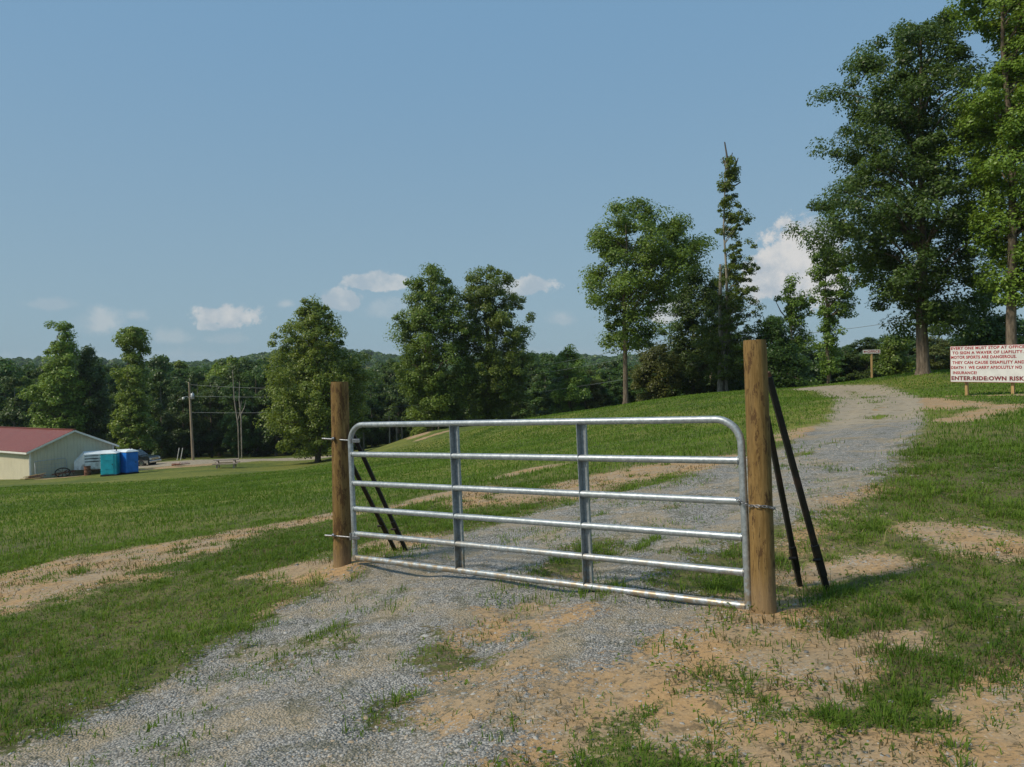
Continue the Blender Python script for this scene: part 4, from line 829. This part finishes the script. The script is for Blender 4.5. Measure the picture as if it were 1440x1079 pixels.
for q in (3.9, 4.75):
    for sd in (-1, 1):
        mb = MB(); mb.tube([(q, sd*1.0, .36), (q, sd*1.2, .36)], .36, 18); wh = mb.build('wheel', M['rubber'], tr_); mb = MB(); mb.tube([(q, sd*1.199, .36), (q, sd*1.21, .36)], .2, 14); mb.build('rim', M['white'], wh)
mb = MB()
for sd in (-1, 1): mb.box((4.33, sd*1.1, .78), (2.0, .3, .06))
mb.build('fender', M['white'], tr_)
# portable toilets
def potty(px, py, D, rz, w_, mt, label):
    p = P(px, py, D); p = G(p.x, p.y); o = empty('portable_toilet', p, label, 'portable toilet', 'portable toilets by the barn', math.radians(rz)); h = w_/2; mb = MB()
    mb.box((0, 0, .08), (w_+.08, w_+.08, .16), None, .03); mb.build('skid', M['rubber'], o)
    mb = MB(); mb.box((0, 0, 1.1), (w_, w_, 1.95), None, .05)
    for z_ in (.55, 1.2, 1.85): mb.box((0, 0, z_), (w_+.02, w_+.02, .05), None, .01)
    for q in (-.3, 0, .3): mb.box((-h-.004, q*w_, 1.1), (.02, .035, 1.7)); mb.box((h+.004, q*w_, 1.1), (.02, .035, 1.7)); mb.box((q*w_, h+.004, 1.1), (.035, .02, 1.7))
    mb.build('walls', mt, o)
    mb = MB(); mb.box((0, -h-.03, 1.12), (w_*.66, .03, 1.78), None, .01); mb.box((0, -h-.05, 1.5), (w_*.5, .02, .04)); mb.box((0, -h-.05, .7), (w_*.5, .02, .04)); d = mb.build('door', mt, o)
    mb = MB(); mb.box((w_*.25, -h-.065, 1.1), (.05, .03, .14)); mb.build('handle', M['rubber'], d)
    mb = MB(); mb.box((0, 0, 2.1), (w_+.08, w_+.08, .08), None, .03); k = .62
    mb.add([(-h, -h, 2.13), (h, -h, 2.13), (h, h, 2.13), (-h, h, 2.13), (-h*k, -h*.8, 2.26), (h*k, -h*.8, 2.26), (h*k, h*.8, 2.26), (-h*k, h*.8, 2.26), (0, -h*.5, 2.33), (0, h*.5, 2.33)], [(0, 1, 5, 4), (1, 2, 6, 5), (2, 3, 7, 6), (3, 0, 4, 7), (4, 5, 8), (5, 6, 9, 8), (6, 7, 9), (7, 4, 8, 9)]); mb.build('roof', M['pottyroof'], o)
    mb = MB(); mb.tube([(h*.6, h*.6, 2.1), (h*.6, h*.6, 2.48)], .05, 8); mb.build('vent_pipe', M['rubber'], o)
potty(156, 670, 71.5, 12, 1.35, M['teal'], 'teal portable toilet with a white roof, left of the blue one')
potty(182, 668.5, 72.5, 55, 1.18, M['blue'], 'bright blue portable toilet with a white roof, right of the teal one')
# SUV
p = P(187, 654.5, 84.5); p = G(p.x, p.y); car = empty('parked_suv', p, 'dark sport utility vehicle with a silver lower body, parked behind the toilets', 'car', None, math.radians(-11))
mb = MB(); hw = .95
lower = [(-2.65, .42), (2.6, .42), (2.72, .6), (2.7, 1.02), (2.55, 1.14), (1.35, 1.22), (-2.65, 1.22)]
def hull(prof, w0, w1, z0, z1):
    vs = []; fs = []; n = len(prof)
    for sd in (-1, 1):
        for (x_, z_) in prof: vs.append((x_, sd*(w0+(w1-w0)*max(0, (z_-z0)/(z1-z0))), z_))
    fs = [tuple(range(n)), tuple(range(2*n-1, n-1, -1))]+[(k, (k+1) % n, n+(k+1) % n, n+k) for k in range(n)]; return vs, fs
mb.add(*hull(lower, hw, hw-.04, .42, 1.22)); body = mb.build('body', M['carpaint'], car)
mb = MB(); mb.add(*hull([(-2.6, 1.2), (1.3, 1.2), (.55, 1.78), (.4, 1.83), (-2.4, 1.83), (-2.55, 1.75)], hw-.05, hw-.2, 1.2, 1.83)); mb.build('cabin', M['carpaint'], car)
mb = MB()
for sd in (-1, 1):
    for (x0, x1) in ((-2.35, -1.2), (-1.1, -.1), (0, .85)):
        xt = min(x1, .5) if x1 > .5 else x1; y0, y1 = sd*(hw-.055-.036), sd*(hw-.055-.13)
        q = [(x0, y0+sd*.02, 1.3), (x1+(.2 if x1 > .5 else 0), y0+sd*.02, 1.3), (xt, y1+sd*.015, 1.72), (x0+.03, y1+sd*.015, 1.72)]
        mb.add(q+[(a, b-sd*.02, c) for a, b, c in q], [(0, 1, 2, 3), (4, 5, 6, 7), (0, 1, 5, 4), (1, 2, 6, 5), (2, 3, 7, 6), (3, 0, 4, 7)])
mb.build('side_window', M['glass'], car)
mb = MB(); mb.add([(1.26, -.78, 1.27), (1.26, .78, 1.27), (.64, .68, 1.76), (.64, -.68, 1.76), (1.2, -.78, 1.24), (1.2, .78, 1.24), (.58, .68, 1.73), (.58, -.68, 1.73)], [(0, 1, 2, 3), (4, 5, 6, 7), (0, 1, 5, 4), (1, 2, 6, 5), (2, 3, 7, 6), (3, 0, 4, 7)]); mb.build('windshield', M['glass'], car)
mb = MB(); mb.box((0, -hw-.002, .58), (5.1, .03, .28)); mb.box((0, hw+.002, .58), (5.1, .03, .28)); mb.build('lower_trim', M['silver'], car)
mb = MB(); mb.box((2.78, 0, .58), (.18, 1.92, .24), None, .04); mb.build('bumper', M['chrome'], car)
mb = MB(); mb.box((2.72, 0, .88), (.05, 1.1, .26), None, .01); [mb.box((2.75, 0, z_), (.03, 1.1, .03)) for z_ in (.8, .88, .96)]; mb.build('grille', M['chrome'], car)
for sd in (-1, 1):
    mb = MB(); mb.box((2.72, sd*.74, .9), (.06, .32, .2), None, .02); mb.build('headlight', M['lamp'], car)
    mb = MB(); mb.box((.95, sd*(hw+.12), 1.3), (.1, .2, .14), None, .03); mb.build('mirror', M['carpaint'], car)
    for q in (-1.65, 1.75):
        mb = MB(); mb.tube([(q, sd*(hw-.22), .38), (q, sd*(hw+.03), .38)], .385, 20); wh = mb.build('wheel', M['rubber'], car)
        mb = MB(); mb.tube([(q, sd*(hw+.025), .38), (q, sd*(hw+.045), .38)], .22, 14); mb.build('rim', M['chrome'], wh)
        mb = MB(); mb.tube([(q, sd*(hw-.24), .40), (q, sd*(hw-.0), .40)], .46, 20); mb.build('wheel_arch', M['shadeblack'], car)  # solid dark disc, wheel well shade put into its colour
# picnic table
p = P(318.5, 657, 75); p = G(p.x, p.y); o = empty('picnic_table', p, 'weathered wooden picnic table on the lawn by the gravel road', 'picnic table', None, math.radians(12)); o.scale = (1.25, 1.15, 1.1); L_ = 1.85
mb = MB(); [mb.box((0, y_, .75), (L_, .135, .07)) for y_ in (-.29, -.145, 0, .145, .29)]; mb.build('table_top', M['weathered'], o)
for sd in (-1, 1):
    mb = MB(); mb.box((0, sd*.68, .45), (L_, .26, .08)); mb.build('bench', M['weathered'], o)
    mb = MB(); x_ = sd*.62; mb.beam((x_, -.7, .0), (x_, -.25, .72), .07, .12, (1, 0, 0)); mb.beam((x_, .7, .0), (x_, .25, .72), .04, .09, (1, 0, 0)); mb.beam((x_+.04, -.8, .4), (x_+.04, .8, .4), .04, .09); mb.beam((x_+.04, -.36, .7), (x_+.04, .36, .7), .04, .08); mb.build('leg_frame', M['weathered'], o)
rs = random.Random(8)
p = P(252, 656, 79); o = empty('log_pile', G(p.x, p.y), 'small heap of cut logs and branches on the dirt left of the picnic table', 'log pile')
for i in range(9):
    mb = MB(); a = Vector((rs.uniform(-1.0, .9), rs.uniform(-.4, .4), .1+.02*i)); th = rs.uniform(-.7, .7); d = Vector((math.cos(th), math.sin(th), rs.uniform(-.05, .25)))*rs.uniform(.5, 1.1); mb.tube([a, a+d*.5+Vector((0, 0, .03)), a+d], [.1, .09, .07], 8); mb.build('log', M['rust' if i % 3 == 0 else 'weathered'], o)
for (xa, xb, lab) in ((249, 252, 'thin pale stake in the wood edge, left of two by the utility pole'), (254, 257, 'thin pale stake in the wood edge, right of two by the utility pole')):
    a = P(xa, 647, 92); a = G(a.x, a.y); b = P(xb, 630, 92); mb = MB(); mb.tube([a, a.lerp(b, .5), b], .045, 6); tag(mb.build('stake', M['signwhite']), lab, 'stake')
# utility poles and wires
def upole(base, top, label, lamp=True):
    o = empty('utility_pole', base, label, 'utility pole'); t_ = top-base; mb = MB(); mb.tube([t_*-.04, t_*.3, t_*.7, t_], [.17, .15, .125, .10], 12); mb.build('pole', M['pole'], o)
    if lamp:
        mb = MB(); c = t_*.82+Vector((.34, -.1, 0)); mb.tube([c-Vector((0, 0, .33)), c-Vector((0, 0, .3)), c+Vector((0, 0, .3)), c+Vector((0, 0, .36))], [.12, .2, .2, .08], 14); mb.beam(c-Vector((.3, 0, 0)), c, .06, .06); mb.tube([c+Vector((0, 0, .33)), c+Vector((.05, 0, .52))], .035, 6); mb.build('transformer', M['steelgrey'], o)
        mb = MB(); c = t_*.80; mb.tube([c, c+Vector((-.35, -.1, .16)), c+Vector((-.62, -.15, .12))], .03, 6); am = mb.build('lamp_arm', M['steelgrey'], o)
        mb = MB(); c = c+Vector((-.7, -.16, .0)); mb.tube([c+Vector((0, 0, .12)), c+Vector((0, 0, .05)), c-Vector((0, 0, .14))], [.06, .17, .12], 12); mb.build('lamp_head', M['signwhite'], am)
    return o
b = P(271.5, 647, 90); b = G(b.x, b.y); t1 = P(266, 538, 90); upole(b, t1, 'leaning wooden utility pole with a grey transformer and lamp, by the gravel road')
b2 = P(1000, 560, 76); b2 = G(b2.x, b2.y); t2 = P(1000, 470, 76); upole(b2, t2, 'utility pole almost hidden behind the dark trees in the middle', False)
b3 = P(1560, 500, 52); b3 = G(b3.x, b3.y); t3 = P(1560, 385, 52); 
def wire(a, c, sag, label, r_=.014, g='power lines'):
    mb = MB(); mb.tube([a.lerp(c, k)-Vector((0, 0, 4*sag*k*(1-k))) for k in np.linspace(0, 1, 33)], r_, 5, False); tag(mb.build('power_line', M['wire']), label, 'power line', g)
wire(P(266.5, 541, 90), P(1000, 462, 76), 2.4, 'topmost of the wires running right from the utility pole')
wire(P(267, 557, 90), P(1000, 479, 76), 1.86, 'middle one of the wires running right from the utility pole')
wire(P(268, 580, 90), P(1000, 512, 76), 1.5, 'lowest of the wires running right from the utility pole')
wire(P(1000, 479, 76), P(1560, 392, 60), .9, 'dark cable crossing the sky left of the big oak trunk', .022)

# ------------------------------------------------------------------ haze: the valley air that pales the far hills
m_, t = newmat('haze'); M['haze'] = m_
pv = t.n('ShaderNodeVolumePrincipled'); pv.inputs['Color'].default_value = (.78, .88, 1, 1); pv.inputs['Density'].default_value = .00014; pv.inputs['Anisotropy'].default_value = .0
out = t.n('ShaderNodeOutputMaterial'); t.t.links.new(pv.outputs[0], out.inputs['Volume'])
zlo = float(gz.min())-1.2; mb = MB(); mb.box((0, 0, (zlo+75)/2), (3300, 3300, 75-zlo)); hzo = mb.build('haze', M['haze']); tag(hzo, kind='stuff', label='thin bluish summer haze lying over the valley', cat='haze')
print('ground z', gz.min(), gz.max())
